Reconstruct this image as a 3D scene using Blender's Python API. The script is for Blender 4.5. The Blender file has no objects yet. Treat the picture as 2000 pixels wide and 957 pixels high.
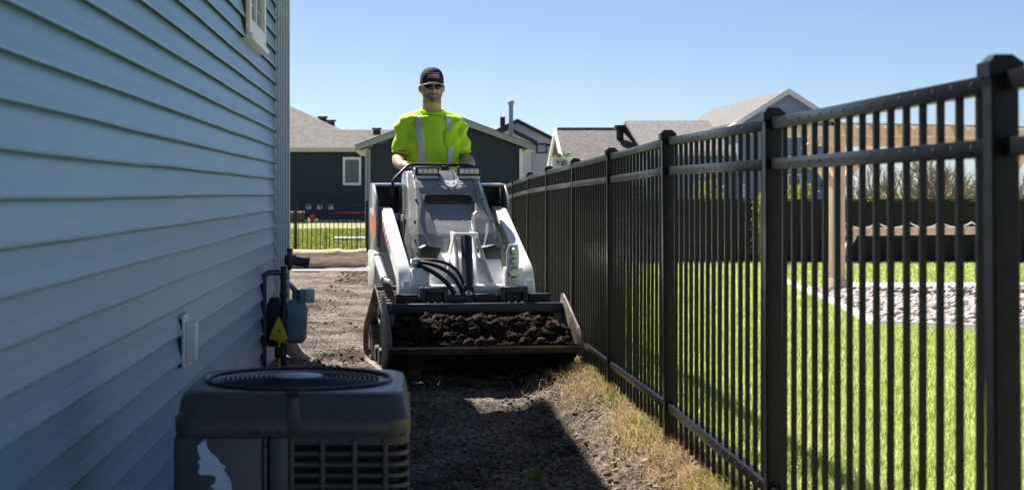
import bpy, bmesh, math, random
import numpy as np
from mathutils import Vector, Matrix, Euler
from mathutils.bvhtree import BVHTree
R = math.radians
random.seed(7)
SC = bpy.context.scene
COL = SC.collection

# ---------------------------------------------------------------- camera, sky, sun, exposure
CAM_H = 1.15
cam_d = bpy.data.cameras.new('camera')
cam = bpy.data.objects.new('camera', cam_d)
COL.objects.link(cam)
cam.location = (0, 0, CAM_H)
cam.rotation_euler = (R(90), 0, 0)
cam_d.sensor_width = 36
cam_d.lens = 56.45
cam_d.shift_x = 0.1075
cam_d.shift_y = -0.05125
cam_d.clip_end = 2000
cam_d.dof.use_dof = True
cam_d.dof.focus_distance = 10.4
cam_d.dof.aperture_fstop = 6.3
SC.camera = cam

SUN_EL, SUN_AZ = R(48.5), R(27)          # azimuth measured from +Y towards -X
world = bpy.data.worlds.new('World')
SC.world = world
world.use_nodes = True
wn = world.node_tree.nodes
wl = world.node_tree.links
bg = wn['Background']
sky = wn.new('ShaderNodeTexSky')
sky.sky_type = 'NISHITA'
sky.sun_disc = False
sky.sun_elevation = SUN_EL
sky.sun_rotation = -SUN_AZ
sky.air_density = 0.6
sky.dust_density = 0.5
sky.ozone_density = 3.0
sky.altitude = 300
wl.new(sky.outputs[0], bg.inputs[0])
bg.inputs[1].default_value = 0.05

sun_d = bpy.data.lights.new('sun', 'SUN')
sun_d.energy = 4.6
sun_d.angle = R(0.53)
sun_d.color = (1.0, 0.95, 0.87)
sun = bpy.data.objects.new('sun', sun_d)
COL.objects.link(sun)
sd = Vector((-math.sin(SUN_AZ) * math.cos(SUN_EL), math.cos(SUN_AZ) * math.cos(SUN_EL), math.sin(SUN_EL)))
sun.rotation_euler = sd.to_track_quat('Z', 'Y').to_euler()
sun.location = sd * 30

vs = SC.view_settings
vs.view_transform = 'Standard'
vs.look = 'None'
vs.exposure = 1.25
vs.gamma = 1.0
vs.use_curve_mapping = False
SC.render.engine = 'CYCLES'
SC.cycles.max_bounces = 6
SC.cycles.use_denoising = True

# ---------------------------------------------------------------- helpers
def tag(o, label=None, cat=None, group=None, kind=None):
    if label: o['label'] = label
    if cat: o['category'] = cat
    if group: o['group'] = group
    if kind: o['kind'] = kind
    return o

def thing(name, label, cat, loc=(0, 0, 0), rz=0, group=None):
    o = bpy.data.objects.new(name, None)
    COL.objects.link(o)
    o.location = loc
    o.rotation_euler = (0, 0, rz)
    o.empty_display_size = 0.1
    return tag(o, label, cat, group)

def link(name, me, parent=None, loc=None, rot=None):
    o = bpy.data.objects.new(name, me)
    COL.objects.link(o)
    if parent: o.parent = parent
    if loc is not None: o.location = loc
    if rot is not None: o.rotation_euler = rot
    return o

def ortho(d):
    d = Vector(d).normalized()
    a = Vector((0, 0, 1)) if abs(d.z) < 0.9 else Vector((1, 0, 0))
    u = d.cross(a).normalized()
    return u, u.cross(d).normalized()

class MB:
    def __init__(s):
        s.v = []; s.f = []; s.m = []; s.mi = 0
    def add(s, vs, fs):
        o = len(s.v)
        s.v += [tuple(p) for p in vs]
        for f in fs:
            s.f.append([i + o for i in f]); s.m.append(s.mi)
        return s
    def box(s, c, d, rot=None, taper=None):
        hx, hy, hz = d[0] / 2, d[1] / 2, d[2] / 2
        tx, ty = taper if taper else (1, 1)
        vs = [Vector((x * hx * (tx if z > 0 else 1), y * hy * (ty if z > 0 else 1), z * hz)) for z in (-1, 1) for y in (-1, 1) for x in (-1, 1)]
        if rot is not None:
            m = Euler(rot).to_matrix(); vs = [m @ p for p in vs]
        vs = [p + Vector(c) for p in vs]
        return s.add(vs, [(0, 2, 3, 1), (4, 5, 7, 6), (0, 1, 5, 4), (2, 6, 7, 3), (0, 4, 6, 2), (1, 3, 7, 5)])
    def bb(s, x0, x1, y0, y1, z0, z1):
        return s.box(((x0 + x1) / 2, (y0 + y1) / 2, (z0 + z1) / 2), (abs(x1 - x0), abs(y1 - y0), abs(z1 - z0)))
    def prism(s, poly, a, b, ax='x'):
        n = len(poly)
        mk = {'x': lambda p, t: (t, p[0], p[1]), 'y': lambda p, t: (p[0], t, p[1]), 'z': lambda p, t: (p[0], p[1], t)}[ax]
        vs = [mk(p, a) for p in poly] + [mk(p, b) for p in poly]
        fs = [list(range(n))[::-1], list(range(n, 2 * n))] + [(i, (i + 1) % n, n + (i + 1) % n, n + i) for i in range(n)]
        return s.add(vs, fs)
    def tube(s, path, r, seg=8, cap=True, flat=1.0):
        path = [Vector(p) for p in path]
        n = len(path)
        rs = r if isinstance(r, (list, tuple)) else [r] * n
        vs = []
        pu = None
        for i, p in enumerate(path):
            d = (path[min(i + 1, n - 1)] - path[max(i - 1, 0)]).normalized()
            if pu is None: u, w = ortho(d)
            else:
                u = (pu - d * pu.dot(d)).normalized(); w = u.cross(d)
            pu = u
            for k in range(seg):
                t = 2 * math.pi * k / seg
                vs.append(p + u * (math.cos(t) * rs[i]) + w * (math.sin(t) * rs[i] * flat))
        fs = [(i * seg + k, i * seg + (k + 1) % seg, (i + 1) * seg + (k + 1) % seg, (i + 1) * seg + k) for i in range(n - 1) for k in range(seg)]
        if cap: fs += [list(range(seg))[::-1], list(range((n - 1) * seg, n * seg))]
        return s.add(vs, fs)
    def cyl(s, a, b, r, seg=16, r2=None):
        return s.tube([a, b], [r, r if r2 is None else r2], seg)
    def rings(s, rings, close=True):
        n = len(rings[0])
        vs = [p for q in rings for p in q]
        fs = [(i * n + k, i * n + (k + 1) % n, (i + 1) * n + (k + 1) % n, (i + 1) * n + k) for i in range(len(rings) - 1) for k in range(n)]
        if close: fs += [list(range(n))[::-1], list(range((len(rings) - 1) * n, len(rings) * n))]
        return s.add(vs, fs)
    def lathe(s, prof, c=(0, 0, 0), ax='z', seg=24):
        mk = {'z': lambda r, h, t: (c[0] + r * math.cos(t), c[1] + r * math.sin(t), c[2] + h),
              'x': lambda r, h, t: (c[0] + h, c[1] + r * math.cos(t), c[2] + r * math.sin(t)),
              'y': lambda r, h, t: (c[0] + r * math.cos(t), c[1] + h, c[2] + r * math.sin(t))}[ax]
        return s.rings([[mk(max(r, 1e-4), h, 2 * math.pi * k / seg) for k in range(seg)] for r, h in prof])
    def mesh(s, name, mat, smooth=False):
        me = bpy.data.meshes.new(name)
        me.from_pydata(s.v, [], s.f)
        mats = mat if isinstance(mat, (list, tuple)) else [mat]
        for m in mats: me.materials.append(m)
        if len(mats) > 1: me.polygons.foreach_set('material_index', s.m)
        bm = bmesh.new(); bm.from_mesh(me)
        bmesh.ops.recalc_face_normals(bm, faces=bm.faces)
        bm.to_mesh(me); bm.free()
        if smooth: me.polygons.foreach_set('use_smooth', [True] * len(me.polygons))
        me.update()
        return me
    def build(s, name, mat, parent=None, bev=0, smooth=False, loc=None, rot=None, seg=2):
        o = link(name, s.mesh(name, mat, smooth or bev > 0), parent, loc, rot)
        if bev:
            m = o.modifiers.new('bevel', 'BEVEL'); m.width = bev; m.segments = seg; m.limit_method = 'ANGLE'; m.angle_limit = R(35)
            m.harden_normals = False
        if smooth or bev:
            w = o.modifiers.new('edges', 'EDGE_SPLIT'); w.split_angle = R(40)
        return o

def np_mesh(name, V, Fq, mat, smooth=False):
    """mesh from numpy vertices and (n,k) faces"""
    V = np.asarray(V, dtype=np.float32); Fq = np.asarray(Fq, dtype=np.int32)
    n, k = Fq.shape
    me = bpy.data.meshes.new(name)
    me.vertices.add(len(V)); me.vertices.foreach_set('co', V.ravel())
    me.loops.add(n * k); me.loops.foreach_set('vertex_index', Fq.ravel())
    me.polygons.add(n)
    me.polygons.foreach_set('loop_start', np.arange(0, n * k, k, dtype=np.int32))
    me.polygons.foreach_set('loop_total', np.full(n, k, dtype=np.int32))
    if smooth: me.polygons.foreach_set('use_smooth', np.ones(n, dtype=bool))
    me.materials.append(mat)
    me.update(calc_edges=True)
    return me

def grid_faces(nr, nc):
    i = np.arange((nr - 1) * (nc - 1)); r = i // (nc - 1); c = i % (nc - 1); a = r * nc + c
    return np.stack([a, a + 1, a + nc + 1, a + nc], 1)

def _h(ix, iy, s):
    n = (ix.astype(np.int64) * 374761393 + iy.astype(np.int64) * 668265263 + s * 974634777) & 0x7fffffff
    n = ((n ^ (n >> 13)) * 1274126177) & 0x7fffffff
    return ((n ^ (n >> 16)) & 0xffff) / 65535.0
def vnoise(x, y, s=0):
    x = np.asarray(x, float); y = np.asarray(y, float)
    ix = np.floor(x); iy = np.floor(y); fx = x - ix; fy = y - iy
    fx = fx * fx * (3 - 2 * fx); fy = fy * fy * (3 - 2 * fy)
    a = _h(ix, iy, s); b = _h(ix + 1, iy, s); c = _h(ix, iy + 1, s); d = _h(ix + 1, iy + 1, s)
    return (a * (1 - fx) + b * fx) * (1 - fy) + (c * (1 - fx) + d * fx) * fy
def fbm(x, y, o=4, s=0):
    r = 0; a = 0.5
    for k in range(o):
        r = r + a * vnoise(x * 2 ** k, y * 2 ** k, s + k); a *= 0.5
    return r
def sstep(a, b, x):
    t = np.clip((np.asarray(x, float) - a) / (b - a), 0, 1)
    return t * t * (3 - 2 * t)

FPX = 3136.0
def at(px, py, Y):
    """world point of a spot in the 2000 px wide picture that stands Y metres away"""
    return ((px - 785) * Y / FPX, Y, CAM_H - (py - 376) * Y / FPX)

def gz(x, y):
    """height of the ground"""
    y = np.asarray(y, float); x = np.asarray(x, float)
    left = -0.01 * np.clip(y - 9, 0, 28) - 0.09 * (1 - sstep(8.75, 9.40, y))
    right = 0.12 - 0.019 * np.clip(y - 9, 0, 26)
    return left + (right - left) * sstep(0.60, 1.20, x)
def gzf(x, y): return float(gz(x, y))

# ---------------------------------------------------------------- materials
def mat(name, col, rough=0.5, metal=0.0, var=0.0, vscale=8.0, col2=None, bump=0.0, bscale=60.0, spec=0.5, coat=0.0, mapscale=None, trans=0.0, detail=5.0, island=0.0, thr=(0.35, 0.65)):
    m = bpy.data.materials.new(name); m.use_nodes = True
    nt = m.node_tree; N = nt.nodes; Lk = nt.links
    p = N['Principled BSDF']
    p.inputs['Roughness'].default_value = rough
    p.inputs['Metallic'].default_value = metal
    p.inputs['Specular IOR Level'].default_value = spec
    p.inputs['Coat Weight'].default_value = coat
    c = (*col, 1)
    p.inputs['Base Color'].default_value = c
    tc = None
    def coords():
        nonlocal tc
        if tc is None:
            t = N.new('ShaderNodeTexCoord'); tc = t.outputs['Object']
            if mapscale:
                mp = N.new('ShaderNodeMapping'); mp.inputs['Scale'].default_value = mapscale
                Lk.new(tc, mp.inputs[0]); tc = mp.outputs[0]
        return tc
    src = None
    if col2 is not None or var > 0:
        nz = N.new('ShaderNodeTexNoise'); nz.inputs['Scale'].default_value = vscale; nz.inputs['Detail'].default_value = detail
        nz.inputs['Roughness'].default_value = 0.65
        Lk.new(coords(), nz.inputs['Vector'])
        rp = N.new('ShaderNodeValToRGB')
        c2 = (*col2, 1) if col2 is not None else tuple(x * (1 - var) for x in col) + (1,)
        c1 = c if col2 is not None else tuple(min(1, x * (1 + var)) for x in col) + (1,)
        rp.color_ramp.elements[0].position = thr[0]; rp.color_ramp.elements[0].color = c2
        rp.color_ramp.elements[1].position = thr[1]; rp.color_ramp.elements[1].color = c1
        Lk.new(nz.outputs['Fac'], rp.inputs[0])
        src = rp.outputs[0]
    if island > 0:
        g = N.new('ShaderNodeNewGeometry')
        hv = N.new('ShaderNodeHueSaturation')
        mr = N.new('ShaderNodeMapRange'); mr.inputs[3].default_value = 1 - island; mr.inputs[4].default_value = 1 + island
        Lk.new(g.outputs['Random Per Island'], mr.inputs[0]); Lk.new(mr.outputs[0], hv.inputs['Value'])
        if src: Lk.new(src, hv.inputs['Color'])
        else: hv.inputs['Color'].default_value = c
        src = hv.outputs[0]
    if src: Lk.new(src, p.inputs['Base Color'])
    if bump > 0:
        nb = N.new('ShaderNodeTexNoise'); nb.inputs['Scale'].default_value = bscale; nb.inputs['Detail'].default_value = 6
        Lk.new(coords(), nb.inputs['Vector'])
        b = N.new('ShaderNodeBump'); b.inputs['Strength'].default_value = bump; b.inputs['Distance'].default_value = 0.01
        Lk.new(nb.outputs['Fac'], b.inputs['Height']); Lk.new(b.outputs[0], p.inputs['Normal'])
    if trans > 0:
        out = N['Material Output']
        tb = N.new('ShaderNodeBsdfTranslucent'); mx = N.new('ShaderNodeMixShader'); mx.inputs[0].default_value = trans
        if src: Lk.new(src, tb.inputs[0])
        else: tb.inputs[0].default_value = c
        Lk.new(p.outputs[0], mx.inputs[1]); Lk.new(tb.outputs[0], mx.inputs[2]); Lk.new(mx.outputs[0], out.inputs[0])
    return m

M = {}
M['siding'] = mat('blue_grey_vinyl', (0.235, 0.375, 0.54), 0.36, var=0.08, vscale=2.0, bump=0.12, bscale=140, mapscale=(1, .12, 1))
M['trim_grey'] = mat('grey_trim', (0.66, 0.69, 0.74), 0.4, var=0.05, vscale=5)
M['trim_dark'] = mat('dark_trim', (0.03, 0.033, 0.04), 0.5)
M['white_pvc'] = mat('white_vinyl', (0.84, 0.85, 0.86), 0.4, var=0.04, vscale=9)
M['glass'] = mat('window_glass', (0.05, 0.06, 0.07), 0.05, spec=0.9)
M['shingle'] = mat('grey_shingles', (0.235, 0.22, 0.213), 0.95, col2=(0.115, 0.108, 0.105), vscale=5.0, bump=0.6, bscale=12)
M['shingle2'] = mat('brown_grey_shingles', (0.25, 0.23, 0.215), 0.95, col2=(0.15, 0.14, 0.135), vscale=4.0, bump=0.6, bscale=12)
M['fence_black'] = mat('black_powder_coat', (0.016, 0.016, 0.017), 0.28, var=0.25, vscale=30, bump=0.03, bscale=250, spec=0.22)
M['dirt'] = None
M['ac'] = mat('dark_grey_enamel', (0.068, 0.066, 0.066), 0.30, var=0.12, vscale=6, bump=0.08, bscale=300)
M['ac_dark'] = mat('black_coil', (0.006, 0.006, 0.007), 0.7)
M['wire_black'] = mat('black_coated_wire', (0.02, 0.03, 0.04), 0.35)
M['black'] = mat('black_plastic', (0.013, 0.013, 0.014), 0.5, bump=0.05, bscale=200)
M['rubber'] = mat('dusty_rubber', (0.30, 0.25, 0.21), 0.85, col2=(0.11, 0.095, 0.085), vscale=9, bump=0.4, bscale=60)
M['rubber_dark'] = mat('black_rubber', (0.02, 0.019, 0.018), 0.7, var=0.4, vscale=14)
M['white_paint'] = mat('white_machine_paint', (0.90, 0.90, 0.90), 0.26, col2=(0.64, 0.60, 0.55), vscale=5, thr=(0.28, 0.42), coat=0.3)
M['hood'] = mat('grey_moulded_plastic', (0.26, 0.26, 0.27), 0.24, var=0.15, vscale=20, bump=0.08, bscale=260, spec=0.6, coat=0.4)
M['attach'] = mat('blue_black_steel', (0.018, 0.028, 0.045), 0.4, var=0.3, vscale=15, bump=0.1, bscale=80)
M['bucket'] = mat('worn_bucket_steel', (0.34, 0.29, 0.25), 0.5, metal=0.2, col2=(0.12, 0.095, 0.08), vscale=7, bump=0.35, bscale=40)
M['bucket_under'] = mat('shaded_black_steel', (0.03, 0.026, 0.024), 0.7, col2=(0.008, 0.008, 0.008), vscale=8, bump=0.4, bscale=50)  # shade of the bucket underside put into a near-black steel colour
M['chrome'] = mat('steel', (0.55, 0.56, 0.58), 0.25, metal=0.9, var=0.1)
M['soil'] = mat('moist_black_soil', (0.062, 0.042, 0.031), 1.0, col2=(0.020, 0.014, 0.011), vscale=40, bump=1.0, bscale=160, island=0.45, spec=0.1)
M['orange'] = mat('orange_decal', (0.80, 0.20, 0.03), 0.4)
M['red_orange'] = mat('red_orange_decal', (0.62, 0.09, 0.03), 0.4)
M['decal_white'] = mat('white_decal', (0.8, 0.8, 0.8), 0.4)
M['silver'] = mat('silver_emblem', (0.8, 0.8, 0.8), 0.35, metal=0.2)
M['lens'] = mat('lamp_lens', (0.45, 0.45, 0.44), 0.25, bump=0.5, bscale=90)
M['skin'] = None
M['shirt'] = mat('hi_vis_yellow_knit', (0.64, 0.98, 0.03), 0.75, var=0.03, vscale=7, bump=0.2, bscale=400, trans=0.08)
M['reflect'] = mat('reflective_tape', (0.62, 0.66, 0.60), 0.35, var=0.08, vscale=30)
M['lime_edge'] = mat('lime_tape_edge', (0.62, 0.85, 0.06), 0.7)
M['navy'] = mat('navy_twill', (0.010, 0.012, 0.022), 0.85, bump=0.3, bscale=500)
M['cap_edge'] = mat('grey_cap_piping', (0.42, 0.42, 0.44), 0.8)
M['patch_red'] = mat('red_patch', (0.40, 0.02, 0.05), 0.7)
M['patch_white'] = mat('white_stitching', (0.62, 0.52, 0.60), 0.8)
M['shades'] = mat('dark_lens', (0.004, 0.005, 0.005), 0.06, spec=0.8)
M['denim'] = mat('dark_denim', (0.025, 0.03, 0.045), 0.9, var=0.2, vscale=30)
M['leather'] = mat('brown_leather', (0.07, 0.04, 0.02), 0.7)
M['gas'] = mat('blue_grey_meter_paint', (0.22, 0.30, 0.36), 0.45, var=0.15, vscale=14)
M['gas_dark'] = mat('dark_pipe_paint', (0.03, 0.04, 0.052), 0.5, var=0.2, vscale=20)
M['yellow'] = mat('yellow_plastic_tag', (0.95, 0.70, 0.015), 0.6, var=0.1, vscale=30)
M['clear'] = mat('clear_index_cover', (0.55, 0.60, 0.63), 0.15, var=0.25, vscale=70)
M['sticker'] = mat('torn_pale_sticker', (0.60, 0.74, 0.90), 0.45, var=0.06, vscale=20)
M['wood_pale'] = mat('pale_pine', (0.72, 0.56, 0.42), 0.7, col2=(0.58, 0.43, 0.30), vscale=6, mapscale=(8, 8, 1))
M['bark'] = mat('weathered_log', (0.80, 0.66, 0.50), 0.9, col2=(0.50, 0.29, 0.16), vscale=5, mapscale=(1, 6, 6), bump=0.6, bscale=25)
M['log_end'] = mat('sawn_log_end', (0.36, 0.27, 0.17), 0.9, var=0.2, vscale=30)
M['privacy'] = mat('black_brown_boards', (0.014, 0.012, 0.011), 0.8, var=0.4, vscale=4, bump=0.2, bscale=30, mapscale=(4, 4, 1))
M['dark_siding'] = mat('charcoal_siding', (0.026, 0.035, 0.051), 0.45, var=0.1, vscale=2)
M['fascia'] = mat('grey_fascia', (0.30, 0.33, 0.38), 0.5)
M['fascia_lt'] = mat('pale_soffit', (0.62, 0.60, 0.55), 0.6)
M['white_siding'] = mat('white_house_siding', (0.62, 0.62, 0.64), 0.6)
M['blue_siding'] = mat('slate_blue_siding', (0.24, 0.31, 0.47), 0.6, var=0.06, vscale=2)
M['galv'] = mat('galvanised_pipe', (0.20, 0.27, 0.34), 0.4, metal=0.4, var=0.1, vscale=12)
M['concrete'] = mat('pale_concrete', (0.58, 0.57, 0.55), 0.9, var=0.12, vscale=4, bump=0.2, bscale=50)
M['stone'] = mat('pale_river_stone', (0.52, 0.45, 0.41), 0.85, island=0.4, var=0.15, vscale=6)
M['red'] = mat('red_painted_metal', (0.42, 0.015, 0.03), 0.4)
M['pink_red'] = mat('faded_red_board', (0.45, 0.06, 0.13), 0.6)
M['brown_box'] = mat('weathered_brown_boards', (0.16, 0.11, 0.075), 0.85, var=0.2)
M['leaf'] = mat('bright_leaves', (0.16, 0.24, 0.035), 0.6, island=0.5, trans=0.35)
M['leaf_yellow'] = mat('yellow_green_leaves', (0.36, 0.38, 0.06), 0.6, island=0.4, trans=0.35)
M['twig'] = mat('bare_pale_twigs', (0.30, 0.25, 0.21), 0.9, island=0.3)
M['straw'] = mat('dry_straw', (0.55, 0.41, 0.20), 0.85, island=0.4, trans=0.2)
M['grass'] = mat('lawn_blades', (0.43, 0.58, 0.14), 0.6, island=0.5, col2=(0.62, 0.63, 0.26), vscale=1.1, thr=(0.30, 0.72), trans=0.35, spec=0.3)
M['grass_dry'] = mat('sunburnt_lawn_blades', (0.30, 0.34, 0.07), 0.7, island=0.35, trans=0.3)

def dirt_material():
    m = bpy.data.materials.new('dry_graded_dirt'); m.use_nodes = True
    N = m.node_tree.nodes; Lk = m.node_tree.links; p = N['Principled BSDF']
    p.inputs['Roughness'].default_value = 0.97; p.inputs['Specular IOR Level'].default_value = 0.15
    tc = N.new('ShaderNodeTexCoord')
    def noise(sc, det, vec=None):
        n = N.new('ShaderNodeTexNoise'); n.inputs['Scale'].default_value = sc; n.inputs['Detail'].default_value = det
        n.inputs['Roughness'].default_value = 0.7
        Lk.new(vec or tc.outputs['Object'], n.inputs['Vector']); return n
    def ramp(n, a, b, ca, cb):
        r = N.new('ShaderNodeValToRGB'); e = r.color_ramp.elements
        e[0].position = a; e[0].color = (*ca, 1); e[1].position = b; e[1].color = (*cb, 1)
        Lk.new(n.outputs['Fac'], r.inputs[0]); return r
    n1 = noise(1.7, 8); n2 = noise(34, 8); n3 = noise(140, 4)
    r1 = ramp(n1, .38, .60, (0.125, 0.095, 0.075), (0.52, 0.43, 0.355))
    r2 = ramp(n2, .42, .58, (0.16, 0.14, 0.13), (1.0, 1.0, 1.0))
    mx = N.new('ShaderNodeMixRGB'); mx.blend_type = 'MULTIPLY'; mx.inputs[0].default_value = 0.85
    Lk.new(r1.outputs[0], mx.inputs[1]); Lk.new(r2.outputs[0], mx.inputs[2])
    Lk.new(mx.outputs[0], p.inputs['Base Color'])
    ad = N.new('ShaderNodeMath'); ad.operation = 'ADD'
    Lk.new(n2.outputs['Fac'], ad.inputs[0]); Lk.new(n3.outputs['Fac'], ad.inputs[1])
    b = N.new('ShaderNodeBump'); b.inputs['Strength'].default_value = 1.0; b.inputs['Distance'].default_value = 0.02
    Lk.new(ad.outputs[0], b.inputs['Height']); Lk.new(b.outputs[0], p.inputs['Normal'])
    return m
M['dirt'] = dirt_material()
M['turf'] = mat('turf_soil', (0.36, 0.42, 0.13), 0.95, col2=(0.48, 0.48, 0.22), vscale=0.7, bump=0.8, bscale=30)
M['field'] = mat('far_dry_ground', (0.21, 0.19, 0.12), 0.95, col2=(0.27, 0.24, 0.17), vscale=0.3)
M['turf_far'] = mat('sunlit_far_turf', (0.23, 0.24, 0.08), 0.95, col2=(0.31, 0.30, 0.13), vscale=0.5, bump=0.6, bscale=8)

def skin_material():
    m = bpy.data.materials.new('skin'); m.use_nodes = True
    N = m.node_tree.nodes; Lk = m.node_tree.links; p = N['Principled BSDF']
    p.inputs['Roughness'].default_value = 0.5
    p.inputs['Subsurface Weight'].default_value = 0.15; p.inputs['Subsurface Scale'].default_value = 0.01
    at_ = N.new('ShaderNodeAttribute'); at_.attribute_name = 'stubble'
    nz = N.new('ShaderNodeTexNoise'); nz.inputs['Scale'].default_value = 60
    tc = N.new('ShaderNodeTexCoord'); Lk.new(tc.outputs['Object'], nz.inputs['Vector'])
    r = N.new('ShaderNodeValToRGB'); e = r.color_ramp.elements
    e[0].position = 0.3; e[0].color = (0.54, 0.31, 0.23, 1); e[1].position = 0.7; e[1].color = (0.68, 0.42, 0.32, 1)
    Lk.new(nz.outputs['Fac'], r.inputs[0])
    mx = N.new('ShaderNodeMixRGB'); mx.inputs[2].default_value = (0.09, 0.055, 0.04, 1)
    Lk.new(at_.outputs['Fac'], mx.inputs[0]); Lk.new(r.outputs[0], mx.inputs[1])
    Lk.new(mx.outputs[0], p.inputs['Base Color'])
    return m
M['skin'] = skin_material()
# ---------------------------------------------------------------- the ground
rng = np.random.default_rng(11)
def sheet(name, xs, ys, mat_, dz=0.0, fn=None, smooth=True, kind='structure', label=None, cat=None):
    X, Y = np.meshgrid(xs, ys)
    Z = gz(X, Y) + dz
    if fn is not None: Z = Z + fn(X, Y)
    o = link(name, np_mesh(name, np.stack([X, Y, Z], -1).reshape(-1, 3), grid_faces(len(ys), len(xs)), mat_, smooth))
    return tag(o, label, cat, kind=kind)

gx = np.concatenate([[-600, -200, -80, -40, -20, -10, -5], np.linspace(-2, 3, 26), [5, 8, 12, 20, 40, 80, 200, 600]])
gy = np.concatenate([[-60, -20, 0], np.linspace(2, 40, 39), [50, 65, 80, 110, 160, 250, 500, 1200]])
sheet('ground', gx, gy, M['field'], -0.06, label='far sunlit dry grassy ground reaching the horizon', cat='ground')

# bare graded dirt between the house and the fence
def dirt_relief(X, Y):
    h = (fbm(X * 1.6, Y * 1.6, 3, 5) - .45) * 0.05 + (fbm(X * 9, Y * 7, 4, 9) - .47) * 0.050 + (fbm(X * 34, Y * 22, 3, 21) - .44) * 0.030
    rough = sstep(0.35, 0.6, fbm(X * 2.3, Y * 1.1, 3, 33))
    h = h * (0.55 + 0.9 * rough) + (fbm(X * 75, Y * 60, 2, 61) - .36) * 0.020 * (.6 + .8 * rough)
    for xc in (0.02, 0.62):                                                                      # tread prints of earlier passes
        h += np.exp(-((X - xc - .04 * np.sin(Y * .9)) / 0.115) ** 6) * (0.0055 * np.sin(Y * 2 * np.pi / .074) - .008) * (1 - .8 * rough)
    h += 0.018 * np.exp(-((Y - 9.12 - 0.10 * (fbm(X * 2, Y * 0, 2, 3) - .5)) / 0.07) ** 2)      # a low graded lip
    for xc, s in ((-0.22, 1), (0.5, -1)):                                                        # pressed track ruts behind the machine
        rut = np.exp(-(((X - xc - 0.15 * (11.5 - Y) / 2.3 * 0) / 0.12) ** 4)) * sstep(11.4, 12.2, Y)
        h += rut * (-0.018 + 0.008 * np.sin(Y * 60))
    h += 0.05 * sstep(23.5, 26, Y) * (fbm(X * 4, Y * 3, 4, 51) - .2)
    return h
yy = [3.6]
while yy[-1] < 26.8: yy.append(yy[-1] + max(0.009, yy[-1] ** 2 * 0.0002))
yy = np.array(yy)
sheet('dirt_path', np.linspace(-1.35, 1.30, 330), yy, M['dirt'], 0.0, dirt_relief, False,
      label='bare graded dirt strip between the house and black fence', cat='dirt path')
yl = np.linspace(26.5, 30, 8)
sheet('dirt_verge', np.linspace(-12, -1.30, 40), np.linspace(13.4, 26.8, 60), M['dirt'], -0.004, dirt_relief, False,
      label='bare dirt behind the grey house', cat='dirt')
sheet('lawn', np.linspace(1.22, 22, 60), np.linspace(1.5, 40, 80), M['turf'], 0.0, lambda X, Y: (fbm(X * .8, Y * .8, 3, 77) - .45) * .03,
      label='bright green mown lawn beyond the black fence', cat='lawn')
sheet('back_lawn', np.linspace(-24, 2.0, 30), np.linspace(28.3, 80, 60), M['turf_far'], 0.01,
      label='sunlit yellow green lawn before the dark house', cat='lawn')
cw = MB()
cw.add([(-12, 26.7, gzf(-3, 26.7) + .03), (1.1, 26.7, gzf(-1, 26.7) + .03), (1.1, 28.6, gzf(-1, 28.6) + .035), (-12, 28.6, gzf(-3, 28.6) + .035),
        (-12, 26.7, -.4), (1.1, 26.7, -.4), (1.1, 28.6, -.4), (-12, 28.6, -.4)],
       [(0, 1, 2, 3), (0, 4, 5, 1), (1, 5, 6, 2), (2, 6, 7, 3), (3, 7, 4, 0)])
tag(cw.build('concrete_walk', M['concrete']), 'pale concrete walk crossing behind the log', 'walkway', kind='structure')
slab = MB(); slab.box((-1.05, 47, -.22), (1.9, 0.9, .12))
tag(slab.build('paving_slab', M['concrete'], bev=.01), 'pale flat slab lying in the far lawn', 'slab')

def blades(name, P, hgt, wid, lean, mat_, label, cat, curl=1.0, dirv=None):
    n = len(P); a = rng.uniform(0, 2 * np.pi, n) if dirv is None else dirv
    d = np.stack([np.cos(a), np.sin(a), np.zeros(n)], 1)
    b = rng.uniform(0, 2 * np.pi, n); s = np.stack([np.cos(b), np.sin(b), np.zeros(n)], 1) * (wid / 2)[:, None]
    up = np.array([0, 0, 1.0])
    m = P + up * (hgt * .55)[:, None] + d * (lean * .3)[:, None]
    t = P + up * (hgt * (1 - .25 * curl * np.minimum(lean / np.maximum(hgt, 1e-4), 2)))[:, None] + d * lean[:, None]
    V = np.stack([P - s, P + s, m + s * .75, m - s * .75, t], 1).reshape(-1, 3)
    k = (np.arange(n) * 5)[:, None]
    Fc = np.concatenate([k + [0, 1, 2], k + [0, 2, 3], k + [3, 2, 4]], 1).reshape(-1, 3)
    o = link(name, np_mesh(name, V, Fc, mat_))
    return tag(o, label, cat, kind='stuff')

def scatter(n, x0, x1, y0, y1, right=None):
    x = rng.uniform(x0, x1, n); y = rng.uniform(y0, y1, n)
    return x, y
# lawn blades beyond the fence: thinned with distance
PX = []; WW = []; HH = []
for y0, y1, dens, w, hmul in ((4.4, 8, 4200, .0055, 1.0), (8, 13, 2400, .0075, 1.0), (13, 21, 900, .012, 1.0), (21, 34, 330, .022, 1.05)):
    xr = .39 * y1 + .9
    n = int(dens * (xr - 1.16) * (y1 - y0))
    x, y = scatter(n, 1.16, xr, y0, y1)
    edge = np.interp(y, [0, 11, 13, 18, 21.5, 21.6, 34], [99, 99, 3.9, 4.7, 5.4, 99, 99])
    k = (x < .39 * y + .9) & (x < edge)
    x, y = x[k], y[k]
    PX.append(np.stack([x, y, gz(x, y) - .004], 1)); WW.append(np.full(len(x), w)); HH.append(rng.uniform(.035, .075, len(x)) * hmul)
PX = np.concatenate(PX); WW = np.concatenate(WW) * rng.uniform(.7, 1.3, len(PX)); HH = np.concatenate(HH)
HH *= .7 + .7 * vnoise(PX[:, 0] * 3, PX[:, 1] * 3, 4)
blades('lawn_grass', PX, HH, WW, HH * rng.uniform(.1, .8, len(HH)), M['grass'], 'short green grass blades of the lawn beyond the fence', 'grass')
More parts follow.
